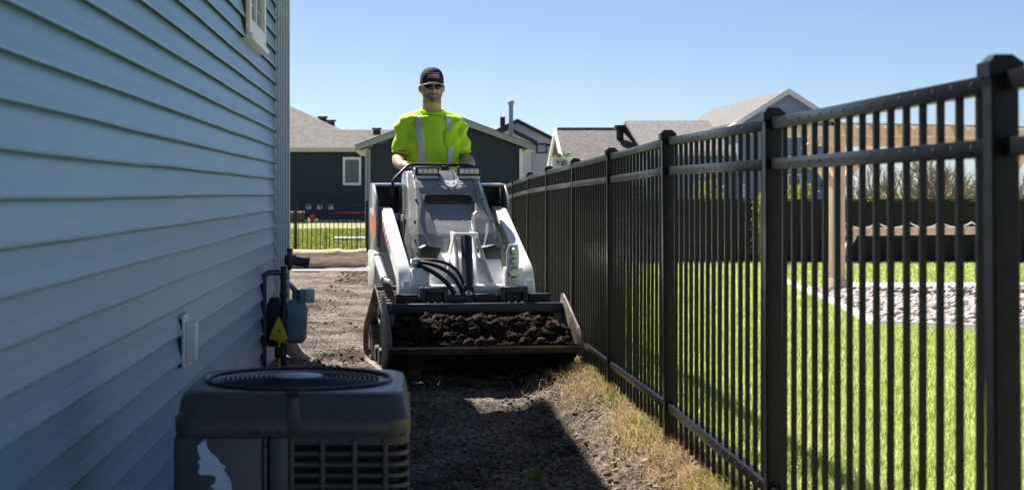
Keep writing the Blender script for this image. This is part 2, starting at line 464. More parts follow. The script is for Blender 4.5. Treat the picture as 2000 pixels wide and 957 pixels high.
# far lawn
n = 26000; x, y = scatter(n, -6, .4, 29, 62)
h = rng.uniform(.04, .10, n)
blades('far_grass', np.stack([x, y, gz(x, y)], 1), h, np.full(n, .05), h * rng.uniform(.2, .9, n), M['grass_dry'], 'pale sunlit grass of the lawn behind the log', 'grass')
# dry grass fringe along the foot of the fence
n = 20000
y = 4.4 + 18 * rng.random(n) ** 1.7
off = np.abs(rng.normal(0, .11, n)) * (.5 + 1.1 * vnoise(y * 1.4, y * 0, 8))
x = 1.14 - off * np.where(rng.random(n) < .9, 1, -.7)
keep = vnoise(x * 6, y * 3, 15) > .28
x, y = x[keep], y[keep]; n = len(x)
h = rng.uniform(.03, .10, n)
blades('dry_grass', np.stack([x, y, gz(x, y) - .005], 1), h, np.full(n, .0042), h * rng.uniform(.5, 1.7, n), M['straw'], 'dry straw coloured grass along the foot of the black fence', 'dry grass')
n = 2600
y = 4.6 + 15 * rng.random(n) ** 1.5; x = 1.12 - np.abs(rng.normal(0, .06, n)); h = rng.uniform(.05, .13, n)
blades('green_weed_grass', np.stack([x, y, gz(x, y) - .005], 1)[vnoise(y * 2, y * 0, 3) > .58], h[vnoise(y * 2, y * 0, 3) > .58], np.full(n, .005)[vnoise(y * 2, y * 0, 3) > .58],
       (h * .8)[vnoise(y * 2, y * 0, 3) > .58], M['grass_dry'], 'tufts of greenish grass among the dry fringe', 'grass')
# loose straw lying on the dirt
n = 5200
y = 5 + 15 * rng.random(n) ** 1.6; x = 1.12 - np.abs(rng.normal(0, .26, n)); k = x > .1; x, y = x[k], y[k]; n = len(x)
h = rng.uniform(.004, .02, n)
blades('loose_straw', np.stack([x, y, gz(x, y) + dirt_relief(x, y) + .002], 1), h, np.full(n, .0035), rng.uniform(.02, .09, n), M['straw'], 'loose straw strewn over the dirt', 'straw', curl=.1)

# crumbs and clods of soil
ico = bmesh.new(); bmesh.ops.create_icosphere(ico, subdivisions=1, radius=1.0)
IV = np.array([v.co[:] for v in ico.verts]); IF = np.array([[v.index for v in f.verts] for f in ico.faces]); ico.free()
ico = bmesh.new(); bmesh.ops.create_icosphere(ico, subdivisions=2, radius=1.0)
IV2 = np.array([v.co[:] for v in ico.verts]); IF2 = np.array([[v.index for v in f.verts] for f in ico.faces]); ico.free()
def clod_mesh(name, P, rad, mat_, squash=.7, jit=.28, fine=False):
    BV, BF = (IV2, IF2) if fine else (IV, IF)
    n = len(P); k = len(BV)
    sc = rng.uniform(.7, 1.3, (n, 1, 3)) * np.array([1, 1, squash])
    V = BV[None] * sc * (1 + rng.uniform(-jit, jit, (n, k, 1)))
    a = rng.uniform(0, 6.28, n); c, s = np.cos(a), np.sin(a)
    x = V[:, :, 0] * c[:, None] - V[:, :, 1] * s[:, None]; y = V[:, :, 0] * s[:, None] + V[:, :, 1] * c[:, None]
    V = np.stack([x, y, V[:, :, 2]], -1) * rad[:, None, None] + P[:, None, :]
    Fc = (BF[None] + (np.arange(n) * k)[:, None, None]).reshape(-1, 3)
    return np_mesh(name, V.reshape(-1, 3), Fc, mat_)
n = 20000
y = 5.2 + 21 * rng.random(n) ** 1.5; x = rng.uniform(-1.0, 1.05, n)
k = (fbm(x * 2.3, y * 1.1, 3, 33) + .25 * (y > 23) + .10 * (x > .6)) > rng.uniform(.38, .75, n); x, y = x[k], y[k]
rad = .004 + .016 * rng.random(len(x)) ** 3 + .012 * (y > 20) * rng.random(len(x)) ** 2
M['clod'] = mat('dry_clods', (0.34, 0.27, 0.215), 0.97, island=0.6, bump=0.5, bscale=90, col2=(0.10, 0.08, 0.066), vscale=20)
o = link('soil_clods', clod_mesh('soil_clods', np.stack([x, y, gz(x, y) + dirt_relief(x, y) + rad * .3], 1), rad, M['clod']))
tag(o, 'small crumbs and clods scattered over the dirt strip', 'soil', kind='stuff')

OV = np.array([(1, 0, 0), (-1, 0, 0), (0, 1, 0), (0, -1, 0), (0, 0, 1), (0, 0, -.6)], float)
OF = np.array([(0, 2, 4), (2, 1, 4), (1, 3, 4), (3, 0, 4), (2, 0, 5), (1, 2, 5), (3, 1, 5), (0, 3, 5)])
n = 42000
y = 5.6 + 8.5 * rng.random(n) ** 1.4; x = rng.uniform(-.95, 1.1, n)
k = (fbm(x * 3.1, y * 2.2, 3, 43)) > rng.uniform(.34, .66, n); x, y = x[k], y[k]; n = len(x)
rad = .002 + .007 * rng.random(n) ** 2
Vc = OV[None] * rng.uniform(.5, 1.4, (n, 6, 1)) * rad[:, None, None] + np.stack([x, y, gz(x, y) + dirt_relief(x, y) + rad * .3], 1)[:, None, :]
o = link('soil_crumbs', np_mesh('soil_crumbs', Vc.reshape(-1, 3), (OF[None] + (np.arange(n) * 6)[:, None, None]).reshape(-1, 3), M['clod']))
tag(o, 'fine crumbs of soil covering the foreground dirt', 'soil', kind='stuff')

# gravel bed and patio on the neighbour side
GB = [(5.4, 21.6), (4.75, 18), (3.9, 13.1), (7, 11.5), (14, 12), (14, 20.3), (5.9, 20.35)]
gb = MB(); gb.add([(p[0], p[1], gzf(*p) + .012) for p in GB], [list(range(7))])
tag(gb.build('gravel_bed', M['stone']), 'pale stony bed edging the lawn by the patio', 'gravel bed', kind='structure')
n = 5200; x = rng.uniform(3.9, 9.5, n); y = rng.uniform(11.6, 20.3, n)
e = np.interp(y, [11.5, 13.1, 18, 22], [5.5, 3.95, 4.8, 5.4]); k = (x > e) & (x < .39 * y + 1.2); x, y = x[k], y[k]
o = link('gravel', clod_mesh('gravel', np.stack([x, y, gz(x, y) + .03], 1), rng.uniform(.025, .06, len(x)), M['stone'], .65, .12))
tag(o, 'pale river stones in the bed by the patio', 'gravel', kind='stuff')
bd = MB(); bpts = [(5.42, 22.6), (4.9, 19.5), (4.62, 17.5), (4.2, 15), (3.86, 13.1), (5, 12), (7, 11.35)]
bd.tube([(p[0], p[1], gzf(*p) + .03) for p in bpts], .045, 6)
tag(bd.build('bed_edging', M['concrete'], smooth=True), 'pale curved concrete edging between lawn and gravel', 'edging', kind='structure')
pt = MB(); pt.bb(5.95, 16, 20.4, 21.4, -.5, gzf(8, 20.5) + .05)
tag(pt.build('patio', M['concrete'], bev=.01), 'pale concrete patio slab under the pergola', 'patio', kind='structure')

# ---------------------------------------------------------------- the grey house on the left
XW = -0.90; YE = 11.54; EXPO = 0.1104
house = thing('house', 'blue grey vinyl sided house wall with ribbed downspout on the left', 'house', (XW, 0, 0))
wb = MB(); wb.bb(-8.5, -0.004, -4, YE - .004, -.3, 3.2)
wb.build('wall', M['siding'], house)
def course(name, L, expo, prot, mat_, parent, loc, rot=None, wavy=0.0, seg=1, seed=0):
    """one lap of siding along local y, its face towards +x"""
    prof = [(0.0, expo + .006), (prot * .55, expo * .45), (prot, .010), (prot, .003), (prot - .004, .0), (.003, .020)]
    ys = np.linspace(0, L, seg + 1); V = []
    for yv in ys:
        w = wavy * (vnoise(np.array([yv * 1.3]), np.array([seed * 3.7]), 2)[0] - .5)
        for (a, b) in prof: V.append((a * (1 + w * 3) , yv, b + w * .6 * (b < .02)))
    k = len(prof)
    Fc = [(i * k + j, i * k + j + 1, (i + 1) * k + j + 1, (i + 1) * k + j) for i in range(seg) for j in range(k - 1)]
    mb = MB().add(V, Fc + [list(range(k)), list(range(seg * k, seg * k + k))])
    o = mb.build(name, mat_, parent, loc=loc, rot=rot)
    return o
n_c = int(4.1 / EXPO)
z_first = CAM_H - (386 - 376) * 5.61 / FPX            # one lap edge, measured
k0 = int((z_first + .2) / EXPO)
for i in range(n_c):
    z = z_first + (i - k0) * EXPO
    if z > 3.1: break
    course('siding_board', YE - .035 - 1.5, EXPO, .025, M['siding'], house, (0, 1.5, z), wavy=.008, seg=26, seed=i)
cp = MB(); cp.prism([(-.002, -.075), (.022, -.075), (.022, .022), (-.075, .022), (-.075, -.002), (-.002, -.002)], -.2, 3.2, 'z')
cp.build('corner_post', M['trim_dark'], house, bev=.004, loc=(0, YE, 0))
# roof with its eave over the passage
rf = MB()
ye0, ye1 = -4.3, YE + .02
rf.prism([(.25, 3.14), (.25, 3.28), (-4.25, 5.28), (-8.75, 3.28), (-8.75, 3.14), (-4.25, 5.14)], ye0, ye1, 'y')
rf.build('roof', M['shingle'], house)
gt = MB(); gt.prism([(.252, 3.16), (.39, 3.18), (.40, 3.27), (.252, 3.27)], ye0, ye1, 'y'); gt.build('gutter', M['trim_grey'], house)
# ribbed downspout near the corner
ds = MB()
x0, x1, yf, yb = .018, .112, YE - .30, YE - .23
nrib = 5; front = []
for i in range(nrib * 4 + 1):
    t = i / (nrib * 4); front.append((x0 + (x1 - x0) * t, yf + (.006 if (i % 4) in (1, 2) else 0)))
ds.prism(front + [(x1, yb), (x0, yb)], .16, 3.17, 'z')
dso = ds.build('downspout', M['trim_grey'], house)
el = MB()
el.prism([(x0, .17), (x1, .17), (x1 + .10, .03), (x1 + .20, -.035), (x1 + .15, -.11), (x0 + .06, .03)], yf - .003, yb + .003, 'y')
el.build('elbow', mat('taupe_elbow', (.42, .37, .33), .5, var=.1), dso, bev=.006)
for z in (.9, 2.6):
    st = MB(); st.bb(x0 - .012, x1 + .004, yf - .004, yb + .004, z, z + .03); st.build('strap', M['trim_grey'], dso)
# window
win = MB()
y0, y1, z0, z1 = 9.0, 10.06, 2.045, 2.95
for (a, b, c, d) in ((y0, y0 + .09, z0, z1), (y1 - .09, y1, z0, z1), (y0 + .09, y1 - .09, z0, z0 + .09), (y0 + .09, y1 - .09, z1 - .09, z1)):
    win.bb(.0, .050, a, b, c, d)
wo = win.build('window', M['white_pvc'], house, bev=.006)
sl = MB(); sl.bb(.0, .066, y0 - .02, y1 + .02, z0 - .035, z0 - .002); sl.build('sill', M['white_pvc'], wo, bev=.004)
gl = MB(); gl.bb(.0, .022, y0 + .09, y1 - .09, z0 + .09, z1 - .09); gl.build('pane', M['glass'], wo)
mu = MB(); mu.bb(.018, .036, (y0 + y1) / 2 - .02, (y0 + y1) / 2 + .02, z0 + .09, z1 - .09); mu.build('mullion', M['white_pvc'], wo)
jc = MB()
for (a, b, c, d) in ((y0 - .03, y0 - .002, z0 - .03, z1 + .03), (y1 + .002, y1 + .03, z0 - .03, z1 + .03)): jc.bb(.0, .026, a, b, c, d)
jc.build('channel_trim', M['trim_dark'], wo)

# small white cover on the wall
wx = thing('wall_box', 'small white plastic cover box fixed to the blue grey siding', 'utility box', (XW + .012, 6.49, .445))
b = MB(); b.bb(0, .018, -.075, .075, 0, .215); b.build('back_plate', M['white_pvc'], wx, bev=.003)
b = MB(); b.bb(.018, .062, -.045, .02, .025, .185); b.build('cover', M['white_pvc'], wx, bev=.008)
b = MB(); b.bb(.018, .05, .024, .066, .03, .178); b.build('side_channel', M['white_pvc'], wx, bev=.006)
for yk in (-.02, .04):
    b = MB(); b.cyl((.03, yk, .012), (.03, yk, .03), .006, 8); b.build('screw', M['chrome'], wx)
b = MB(); b.bb(-.002, .010, -.10, -.077, .01, .20); b.build('mounting_shadow_strip', M['trim_dark'], wx)  # dark strip standing in for the shadow beside the back plate

# ---------------------------------------------------------------- air conditioner in the foreground
AX, AY = -0.281, 4.385
ac = thing('air_conditioner', 'dark grey outdoor air conditioner unit with round fan guard and torn sticker', 'air conditioner', (AX, AY, 0))
W2 = .301; T = .640
def rrect(hw, hd, r, z, n=6):
    pts = []
    for cx, cy, a0 in ((hw - r, hd - r, 0), (-hw + r, hd - r, 90), (-hw + r, -hd + r, 180), (hw - r, -hd + r, 270)):
        for k in range(n + 1):
            a = R(a0 + 90 * k / n); pts.append((cx + r * math.cos(a), cy + r * math.sin(a), z))
    return pts
b = MB(); b.bb(-.36, .36, -.36, .36, -.16, .045); b.build('base_pad', M['concrete'], ac, bev=.01)
b = MB(); b.rings([rrect(.272, .272, .05, .046), rrect(.272, .272, .05, .535)]); b.build('coil', M['ac_dark'], ac, smooth=True)
# domed lid
b = MB()
lid = [(W2, .055, .528), (W2 + .002, .055, .536), (W2 + .002, .055, .572), (W2 - .004, .06, .580), (W2 - .009, .065, .614), (W2 - .015, .07, .630), (W2 - .026, .08, .638), (W2 - .036, .10, .640)]
rg = [rrect(h, h, r, z, 8) for h, r, z in lid]
NL = len(rg[0])
def lid_round(p, rr):
    a = math.atan2(p[1], p[0]); return (rr * math.cos(a), rr * math.sin(a))
rg.append([(*lid_round(p, .254), .6395) for p in rg[-1]])
rg.append([(*lid_round(p, .249), .632) for p in rg[-2]])
rg.append([(*lid_round(p, .244), .575) for p in rg[-2]])
b.rings(rg, close=False)
lido = b.build('lid', M['ac'], ac, smooth=True)
for sx, dx in ((1, .012),):
    b = MB(); b.prism([(-.018, .6395), (.018, .6395), (.010, .628), (-.010, .628)], -W2 + .015, -W2 + .07, 'y'); b.build('drain_notch', M['ac_dark'], lido)
    b = MB(); b.prism([(-.012, .533), (.026, .533), (.020, .628), (-.008, .628)], -W2 - .0035, -W2 + .03, 'y'); b.build('lid_rib', M['ac'], lido, bev=.003)
# fan guard: concentric wires
fg = None
b = MB()
for k in range(15):
    r = .065 + k * .0129
    b.tube([(r * math.cos(2 * math.pi * t / 40), r * math.sin(2 * math.pi * t / 40), .648 - .010 * (r / .235) ** 3) for t in range(41)], .0026, 5, cap=False)
guard = b.build('fan_guard', M['wire_black'], ac, smooth=True)
for k in range(8):
    a = R(45 * k + 22); b = MB(); b.tube([(.05 * math.cos(a), .05 * math.sin(a), .6445), (.250 * math.cos(a), .250 * math.sin(a), .636)], .003, 5); b.build('spoke', M['wire_black'], guard)
b = MB(); b.tube([(.2515 * math.cos(2 * math.pi * t / 48), .2515 * math.sin(2 * math.pi * t / 48), .6435) for t in range(49)], .0055, 8, cap=False); b.build('guard_rim', M['wire_black'], guard, smooth=True)
b = MB(); b.lathe([(0.001, .655), (.045, .655), (.062, .652), (.066, .646), (.06, .643), (.001, .643)], seg=32)
b.build('hub_plate', mat('pale_motor_cap', (.35, .38, .40), .4, metal=.3), guard, smooth=True)
b = MB(); b.lathe([(.06, .50), (.224, .50), (.224, .51), (.06, .51)], seg=24); b.build('fan_blades_disc', M['ac_dark'], ac, smooth=True)
# left front service panel
b = MB(); b.bb(-W2 + .006, -.074, -W2, -W2 + .02, .05, .527); b.build('service_panel', M['ac'], ac, bev=.004)
b = MB(); b.bb(-W2, -W2 + .02, -W2 + .012, W2 - .006, .05, .527); b.build('side_panel', M['ac'], ac, bev=.004)
b = MB(); b.bb(-.070, -.058, -W2 + .008, -W2 + .02, .05, .527); b.build('groove_strip', M['ac_dark'], ac)
b = MB(); b.bb(-.056, -.008, -W2 - .001, -W2 + .02, .05, .527); b.build('corner_strip', M['ac'], ac, bev=.003)
b = MB(); b.bb(-.072, -.062, -W2 - .004, -W2 + .006, .05, .527); b.build('panel_flange', M['ac'], ac, bev=.002)
for xk in (-.088, -.034):
    b = MB(); b.cyl((xk, -W2 - .006, .541), (xk, -W2 + .01, .541), .0055, 10); b.build('screw', M['black'], ac)
b = MB(); b.cyl((-.064, -W2 - .006, .505), (-.064, -W2 + .01, .505), .005, 10); b.build('screw', M['black'], ac)
# louvred guard: bars that wrap the front right corner
def wrap(z0, z1, d=.004):
    h = W2 - .002
    pts = [(-.006, -h), (h - .05, -h)] + [(h - .05 + .05 * math.sin(R(a)), -h + .05 - .05 * math.cos(R(a))) for a in (18, 36, 54, 72)] + [(h, -h + .05), (h, h - .05)]
    inn = [(-.006, -h + d + .012), (h - .055, -h + d + .012)] + [(h - .055 + .038 * math.sin(R(a)), -h + .054 - .038 * math.cos(R(a))) for a in (18, 36, 54, 72)] + [(h - .016, -h + .055), (h - .016, h - .05)]
    q = MB(); n = len(pts)
    q.rings([[(pts[i][0], pts[i][1], z0), (pts[i][0], pts[i][1], z1), (inn[i][0], inn[i][1], z1 - .002), (inn[i][0], inn[i][1], z0 - .003)] for i in range(n)])
    return q
lm = wrap(0, .0125).mesh('louver_bar', M['ac'])
PIT = .0276
for i in range(18):
    z = .507 - i * PIT
    if z < .06: break
    o = link('louver_bar', lm, ac, (0, 0, z))
    mo = o.modifiers.new('bevel', 'BEVEL'); mo.width = .002; mo.segments = 1
b = wrap(.5195, .5275); b.build('louver_head', M['ac'], ac)
rm = MB()
rm.bb(-.007, .007, -W2 - .0035, -W2 + .014, .05, .524); rm = rm.mesh('louver_rib', M['ac'])
for xk in (.0, .078, .160, .238):
    o = link('louver_rib', rm, ac, (xk, 0, 0)); mo = o.modifiers.new('bevel', 'BEVEL'); mo.width = .004; mo.segments = 2
for yk in (-.16, -.04, .08, .2):
    o = link('louver_rib', rm, ac, (0, yk, 0), (0, 0, R(90)))
b = MB(); b.bb(.246, .296, .22, .296, .05, .527); b.build('rear_corner_strip', M['ac'], ac, bev=.004)
# torn remains of a sticker on the service panel
st = [(395, 862), (402, 858), (404, 872), (412, 884), (424, 893), (431, 905), (441, 910), (437, 918), (447, 930), (452, 945), (453, 968), (430, 968), (421, 956), (411, 950), (421, 940), (422, 930), (410, 926), (392, 928), (386, 921), (391, 908), (386, 902), (392, 895), (386, 880), (386, 870)]
b = MB(); yf = AY - W2 - .0012
pp = [at(px, py, yf) for px, py in st]
b.add([(p[0] - AX, -W2 - .0014, p[2]) for p in pp] + [(p[0] - AX, -W2 + .002, p[2]) for p in pp],
      [list(range(len(pp)))] + [(i, (i + 1) % len(pp), len(pp) + (i + 1) % len(pp), len(pp) + i) for i in range(len(pp))])
b.build('torn_sticker', M['sticker'], ac)
tag(ac.children[-1], 'torn pale blue sticker remnant')
lf = MB()
for k in range(5):
    c = Vector((.235 + .008 * random.random(), -.215 + .02 * random.random(), .6395)); a = random.random() * 6
    d = Vector((math.cos(a), math.sin(a), .25)) * .012; e = Vector((-d.y, d.x, 0)) * .45
    lf.add([c, c + d + e, c + d * 2, c + d - e], [(0, 1, 2, 3)])
tag(lf.build('fallen_leaves', M['leaf']), 'few tiny green leaves lying on the air conditioner lid corner', 'leaves')

# ---------------------------------------------------------------- gas meter at the house corner
gm = thing('gas_meter', 'blue grey gas meter with regulator and dark pipes at the house corner', 'gas meter', (-.72, 10.4, gzf(-.7, 10.4)))
def P(px, py, Y=10.4): a = at(px, py, Y); return (a[0] + .72, a[1] - 10.4, a[2] - gzf(-.7, 10.4))
b = MB(); b.tube([P(515, 722, 10.16), P(515, 548, 10.16), P(517, 538, 10.16), P(524, 533, 10.18), P(545, 532, 10.22)], .019, 10); b.build('riser_pipe', M['gas_dark'], gm, smooth=True)
b = MB(); b.tube([P(554, 715, 10.3), P(554, 520, 10.3)], .020, 10); b.build('inlet_pipe', M['gas_dark'], gm, smooth=True)
for py in (540, 575, 612): c = P(554, py, 10.3); b = MB(); b.cyl((c[0], c[1], c[2] - .02), (c[0], c[1], c[2] + .02), .027, 8); b.build('pipe_fitting', M['gas_dark'], gm, bev=.003)
c = P(566, 508, 10.32)
b = MB(); b.lathe([(.015, -.035), (.030, -.032), (.034, -.018), (.062, -.012), (.066, -.004), (.066, .004), (.062, .012), (.034, .02), (.030, .04), (.015, .045)], c, 'x', 20)
rg_ = b.build('regulator', M['gas_dark'], gm, smooth=True)
b = MB(); b.cyl((c[0], c[1], c[2]), (c[0] + .115, c[1], c[2] - .02), .030, 12); b.cyl((c[0] + .10, c[1], c[2] - .018), (c[0] + .125, c[1], c[2] - .022), .036, 12); b.build('vent', M['gas_dark'], rg_, smooth=True)
b = MB(); b.cyl((c[0], c[1], c[2] + .05), (c[0], c[1], c[2] + .075), .020, 12); b.build('cap', M['gas_dark'], rg_, smooth=True)
c = P(578, 622, 10.4)
b = MB(); b.rings([rrect(.045, .05, .03, -.155), rrect(.066, .075, .035, -.13), rrect(.074, .085, .035, .02), rrect(.078, .088, .03, .06), rrect(.06, .07, .03, .10), rrect(.035, .045, .02, .125)])
b.build('meter_body', M['gas'], gm, smooth=True, loc=c)
c2 = P(538, 625, 10.48)
b = MB(); b.rings([rrect(.04, .05, .03, -.17), rrect(.062, .07, .03, -.14), rrect(.066, .08, .03, .05), rrect(.05, .06, .03, .11), rrect(.03, .03, .02, .15)])
b.build('bypass_housing', M['gas_dark'], gm, smooth=True, loc=c2)
c = P(602, 578, 10.36)
b = MB(); b.bb(c[0] - .055, c[0] - .02, c[1] - .03, c[1] + .05, c[2] - .05, c[2] + .045); b.build('index_mount', M['gas'], gm, bev=.006)
b = MB(); b.bb(c[0] - .02, c[0] + .042, c[1] - .035, c[1] + .045, c[2] - .045, c[2] + .048); b.build('index_box', M['clear'], gm, bev=.012)
b = MB(); b.cyl(P(578, 585, 10.4), P(578, 566, 10.4), .026, 10); b.build('union_nut', M['gas'], gm, bev=.003)
b = MB(); b.tube([P(557, 560, 10.32), P(566, 556, 10.36), P(578, 568, 10.4)], .018, 8); b.build('outlet_pipe', M['gas'], gm, smooth=True)
tg = thing('yellow_tag', 'yellow triangular plastic tag hanging on the gas meter pipe', 'tag', at(545, 675, 10.22))
def PT(px, py): a = at(px, py, 10.22); t = at(545, 675, 10.22); return (a[0] - t[0], a[2] - t[2])
b = MB(); b.prism([PT(*q) for q in ((544, 618), (551, 630), (562, 660), (556, 671), (545, 668), (525, 661), (533, 640))], -.006, .006, 'y'); b.build('plate', M['yellow'], tg, bev=.003)
b = MB(); b.prism([PT(*q) for q in ((545, 640), (549, 650), (541, 650))], -.0085, -.0062, 'y'); b.build('printed_mark', mat('faded_tag_print', (.45, .30, .01), .7), tg)
b = MB(); b.cyl((*[PT(545, 668)[0]], 0, PT(545, 668)[1]), (PT(546, 735)[0], 0, PT(546, 735)[1]), .008, 8); b.build('stem', M['yellow'], tg, smooth=True)
b = MB(); b.bb(-.028, .028, -.02, .02, -.075, -.01); b.build('clamp', M['black'], tg, bev=.006)

# ---------------------------------------------------------------- the black picket fence
FX = 1.10; F0 = 4.75; FS = 1.83
tops = {-2: 1.394, -1: 1.394, 0: 1.394, 1: 1.40, 2: 1.378, 3: 1.362, 4: 1.342, 5: 1.318, 6: 1.28, 7: 1.24, 8: 1.20, 9: 1.165}
fence = thing('picket_fence', 'long black metal picket fence receding along the right side of the dirt', 'fence', (FX, 0, 0))
PW = .050
pm = MB(); pm.bb(-PW / 2, PW / 2, -PW / 2, PW / 2, -.12, 1.385); pm = pm.mesh('post', M['fence_black'])
cm = MB(); h = PW / 2 + .007
cm.bb(-h, h, -h, h, 1.365, 1.392); cm.box((0, 0, 1.399), (2 * h - .006, 2 * h - .006, .014), taper=(.55, .55)); cm = cm.mesh('post_cap', M['fence_black'])
kw = .0068
km = MB(); km.bb(-kw, kw, -kw, kw, -1.245, -.05); km = km.mesh('picket', M['fence_black'])
def rail_mesh(dz, first):
    q = MB(); a, bq = PW / 2 - .001, FS - PW / 2 + .001
    t = .0165
    za = dz * a / FS; zb = dz * bq / FS
    q.add([(x, y, z + s) for (y, z) in ((a, za), (bq, zb)) for (x, s) in ((-t, -.017), (t, -.017), (t, .017), (-t, .017))],
          [(0, 1, 2, 3)[::-1], (4, 5, 6, 7), (0, 1, 5, 4), (1, 2, 6, 5), (2, 3, 7, 6), (3, 0, 4, 7)])
    return q
NP = 15
rnd = random.Random(5)
for n_ in range(-2, 10):
    y = F0 + FS * n_; t = tops[n_]
    po = link('post', pm, fence, (0, y, t - 1.40), (0, R(rnd.uniform(-.5, .5)), 0))
    mo = po.modifiers.new('bevel', 'BEVEL'); mo.width = .004; mo.segments = 2
    co = link('post_cap', cm, po)
    if n_ == 9: break
    dz = tops[n_ + 1] - t
    for off, nm in ((-.043, 'top_rail'), (-.162, 'middle_rail'), (-1.126, 'bottom_rail')):
        ro = rail_mesh(dz, False).build(nm, M['fence_black'], fence, bev=.003, loc=(0, y, t + off))
        s = MB()
        for k in range(NP):
            yk = FS * (k + .5 + .0) / NP
            yk = PW / 2 + (FS - PW) * (k + 1) / (NP + 1)
            s.cyl((-.0178, yk, dz * yk / FS + .003), (-.016, yk, dz * yk / FS + .003), .0048, 8)
        tag(s.build('rail_screws', M['trim_dark'], ro), kind='stuff')
    for k in range(NP):
        yk = PW / 2 + (FS - PW) * (k + 1) / (NP + 1)
        link('picket', km, fence, (0, y + yk, t + dz * yk / FS), (R(rnd.uniform(-.25, .25)), 0, 0))
# ---------------------------------------------------------------- the mini track loader
LX, LY, LROT = .326, 10.6, R(8.3)
LZ = gzf(LX, LY) - .004
ml = thing('track_loader', 'white and grey stand-on mini track loader carrying a full bucket of soil', 'loader', (LX, LY, LZ), LROT)

# tracks: rubber belt round a high sprocket and two idlers
def belt_path(r_add=0.0):
    cs = [(.06, .415, .125), (.56, .145, .125), (-.50, .145, .125)]      # y, z, r : sprocket, rear, front
    pts = []
    for i in range(3):
        y, z, r = cs[i]; yp, zp, _ = cs[i - 1]; yn, zn, _ = cs[(i + 1) % 3]
        def nrm(a, b):
            d = Vector((b[0] - a[0], b[1] - a[1])).normalized(); return Vector((-d.y, d.x))
        n0 = nrm((yp, zp), (y, z)); n1 = nrm((y, z), (yn, zn))
        a0 = math.atan2(n0.y, n0.x); a1 = math.atan2(n1.y, n1.x)
        while a1 > a0: a1 -= 2 * math.pi
        for k in range(9):
            a = a0 + (a1 - a0) * k / 8
            pts.append(Vector((y + (r + r_add) * math.cos(a), z + (r + r_add) * math.sin(a))))
    return pts
bp = belt_path(.0); bo = belt_path(.018)
def resample(pts, step):
    pts = pts + [pts[0]]; out = []; acc = 0; nxt = 0
    for a, b in zip(pts[:-1], pts[1:]):
        L = (b - a).length
        while nxt <= acc + L and L > 1e-6:
            t = (nxt - acc) / L; p = a.lerp(b, t); d = (b - a).normalized(); out.append((p, d)); nxt += step
        acc += L
    return out
lug_m = {}
for s in (-1, 1):
    xa, xb = s * .300, s * .503
    x0, x1 = min(xa, xb), max(xa, xb)
    q = MB()
    ring = [[(x0, p.x, p.y), (x1, p.x, p.y), (x1, o.x, o.y), (x0, o.x, o.y)] for p, o in zip(bp, bo)]
    ring.append(ring[0]); q.rings(ring, close=False)
    tr = q.build('track', M['rubber'], ml, smooth=True)
    lm_ = MB(); lm_.box((0, 0, .006), (x1 - x0 - .004, .022, .018), taper=(.97, .6)); lm_ = lm_.mesh('tread_lug', M['rubber'])
    for p, d in resample(bo, .0370)[:-1]:
        nx, nz_ = -d.y, d.x                                                # outward
        ang = math.atan2(d.y, d.x)
        o = link('tread_lug', lm_, tr, ((x0 + x1) / 2, p.x, p.y), (ang if True else 0, 0, 0))
        # make local +z point outward
        up = Vector((0, nx, nz_)); fw = Vector((0, d.x, d.y))
        mtx = Matrix((Vector((1, 0, 0)), fw, up)).transposed()
        if mtx.determinant() < 0: mtx = Matrix((Vector((-1, 0, 0)), fw, up)).transposed()
        o.rotation_euler = mtx.to_euler()
    q = MB(); q.prism([(-.46, .10), (.52, .10), (.52, .19), (.12, .42), (.0, .42), (-.46, .19)], s * .37, s * .43, 'x'); q.build('track_frame', M['rubber_dark'], tr, bev=.006)
    for nm, (y, z, r) in (('drive_sprocket', (.06, .415, .120)), ('rear_idler', (.56, .145, .120)), ('front_idler', (-.50, .145, .120))):
        q = MB(); q.lathe([(.02, -.075), (r * .45, -.075), (r * .5, -.04), (r * .8, -.04), (r * .85, -.07), (r, -.07), (r, .07), (r * .85, .07), (r * .8, .04), (r * .5, .04), (r * .45, .075), (.02, .075)], (s * .402, y, z), 'x', 22)
        q.build(nm, M['bucket'] if nm != 'drive_sprocket' else M['rubber_dark'], tr, smooth=True)
    for y in (-.28, -.1, .1, .3):
        q = MB(); q.lathe([(.02, -.07), (.055, -.07), (.06, -.05), (.06, .05), (.055, .07), (.02, .07)], (s * .402, y, .085), 'x', 16); q.build('roller', M['rubber_dark'], tr, smooth=True)

# chassis
q = MB(); q.bb(-.292, .292, -.36, .62, .16, .60); q.build('chassis', M['white_paint'], ml, bev=.012)
q = MB(); q.prism([(-.36, .20), (-.44, .26), (-.50, .50), (-.46, .62), (-.34, .74), (-.20, .80), (-.20, .20)], -.262, .262, 'x'); q.build('front_panel', M['white_paint'], ml, bev=.012)
for s in (-1, 1):
    q = MB(); q.bb(s * .31, s * .475, .28, .64, .52, .775); q.build('rear_fender', M['white_paint'], ml, bev=.012)
    q = MB(); q.bb(s * .264, s * .33, -.40, .30, .56, .70); q.build('side_skirt', M['white_paint'], ml, bev=.008)

# hood: moulded cover with a waist and a sunk intake
NU, NV = 121, 141
u = np.linspace(-1, 1, NU); v = np.linspace(0, 1, NV)
U, Vv = np.meshgrid(u, v)
zz = .715 + (1.318 - .715) * Vv
half = np.interp(zz, [.70, .82, .95, 1.07, 1.20, 1.32], [.292, .300, .292, .272, .258, .246])
half = half - .010 * sstep(.97, 1.0, Vv)
Xh = U * half
yb_ = np.interp(zz, [.70, .80, .90, 1.0, 1.1, 1.2, 1.28, 1.33], [-.30, -.245, -.17, -.07, .045, .155, .26, .335])
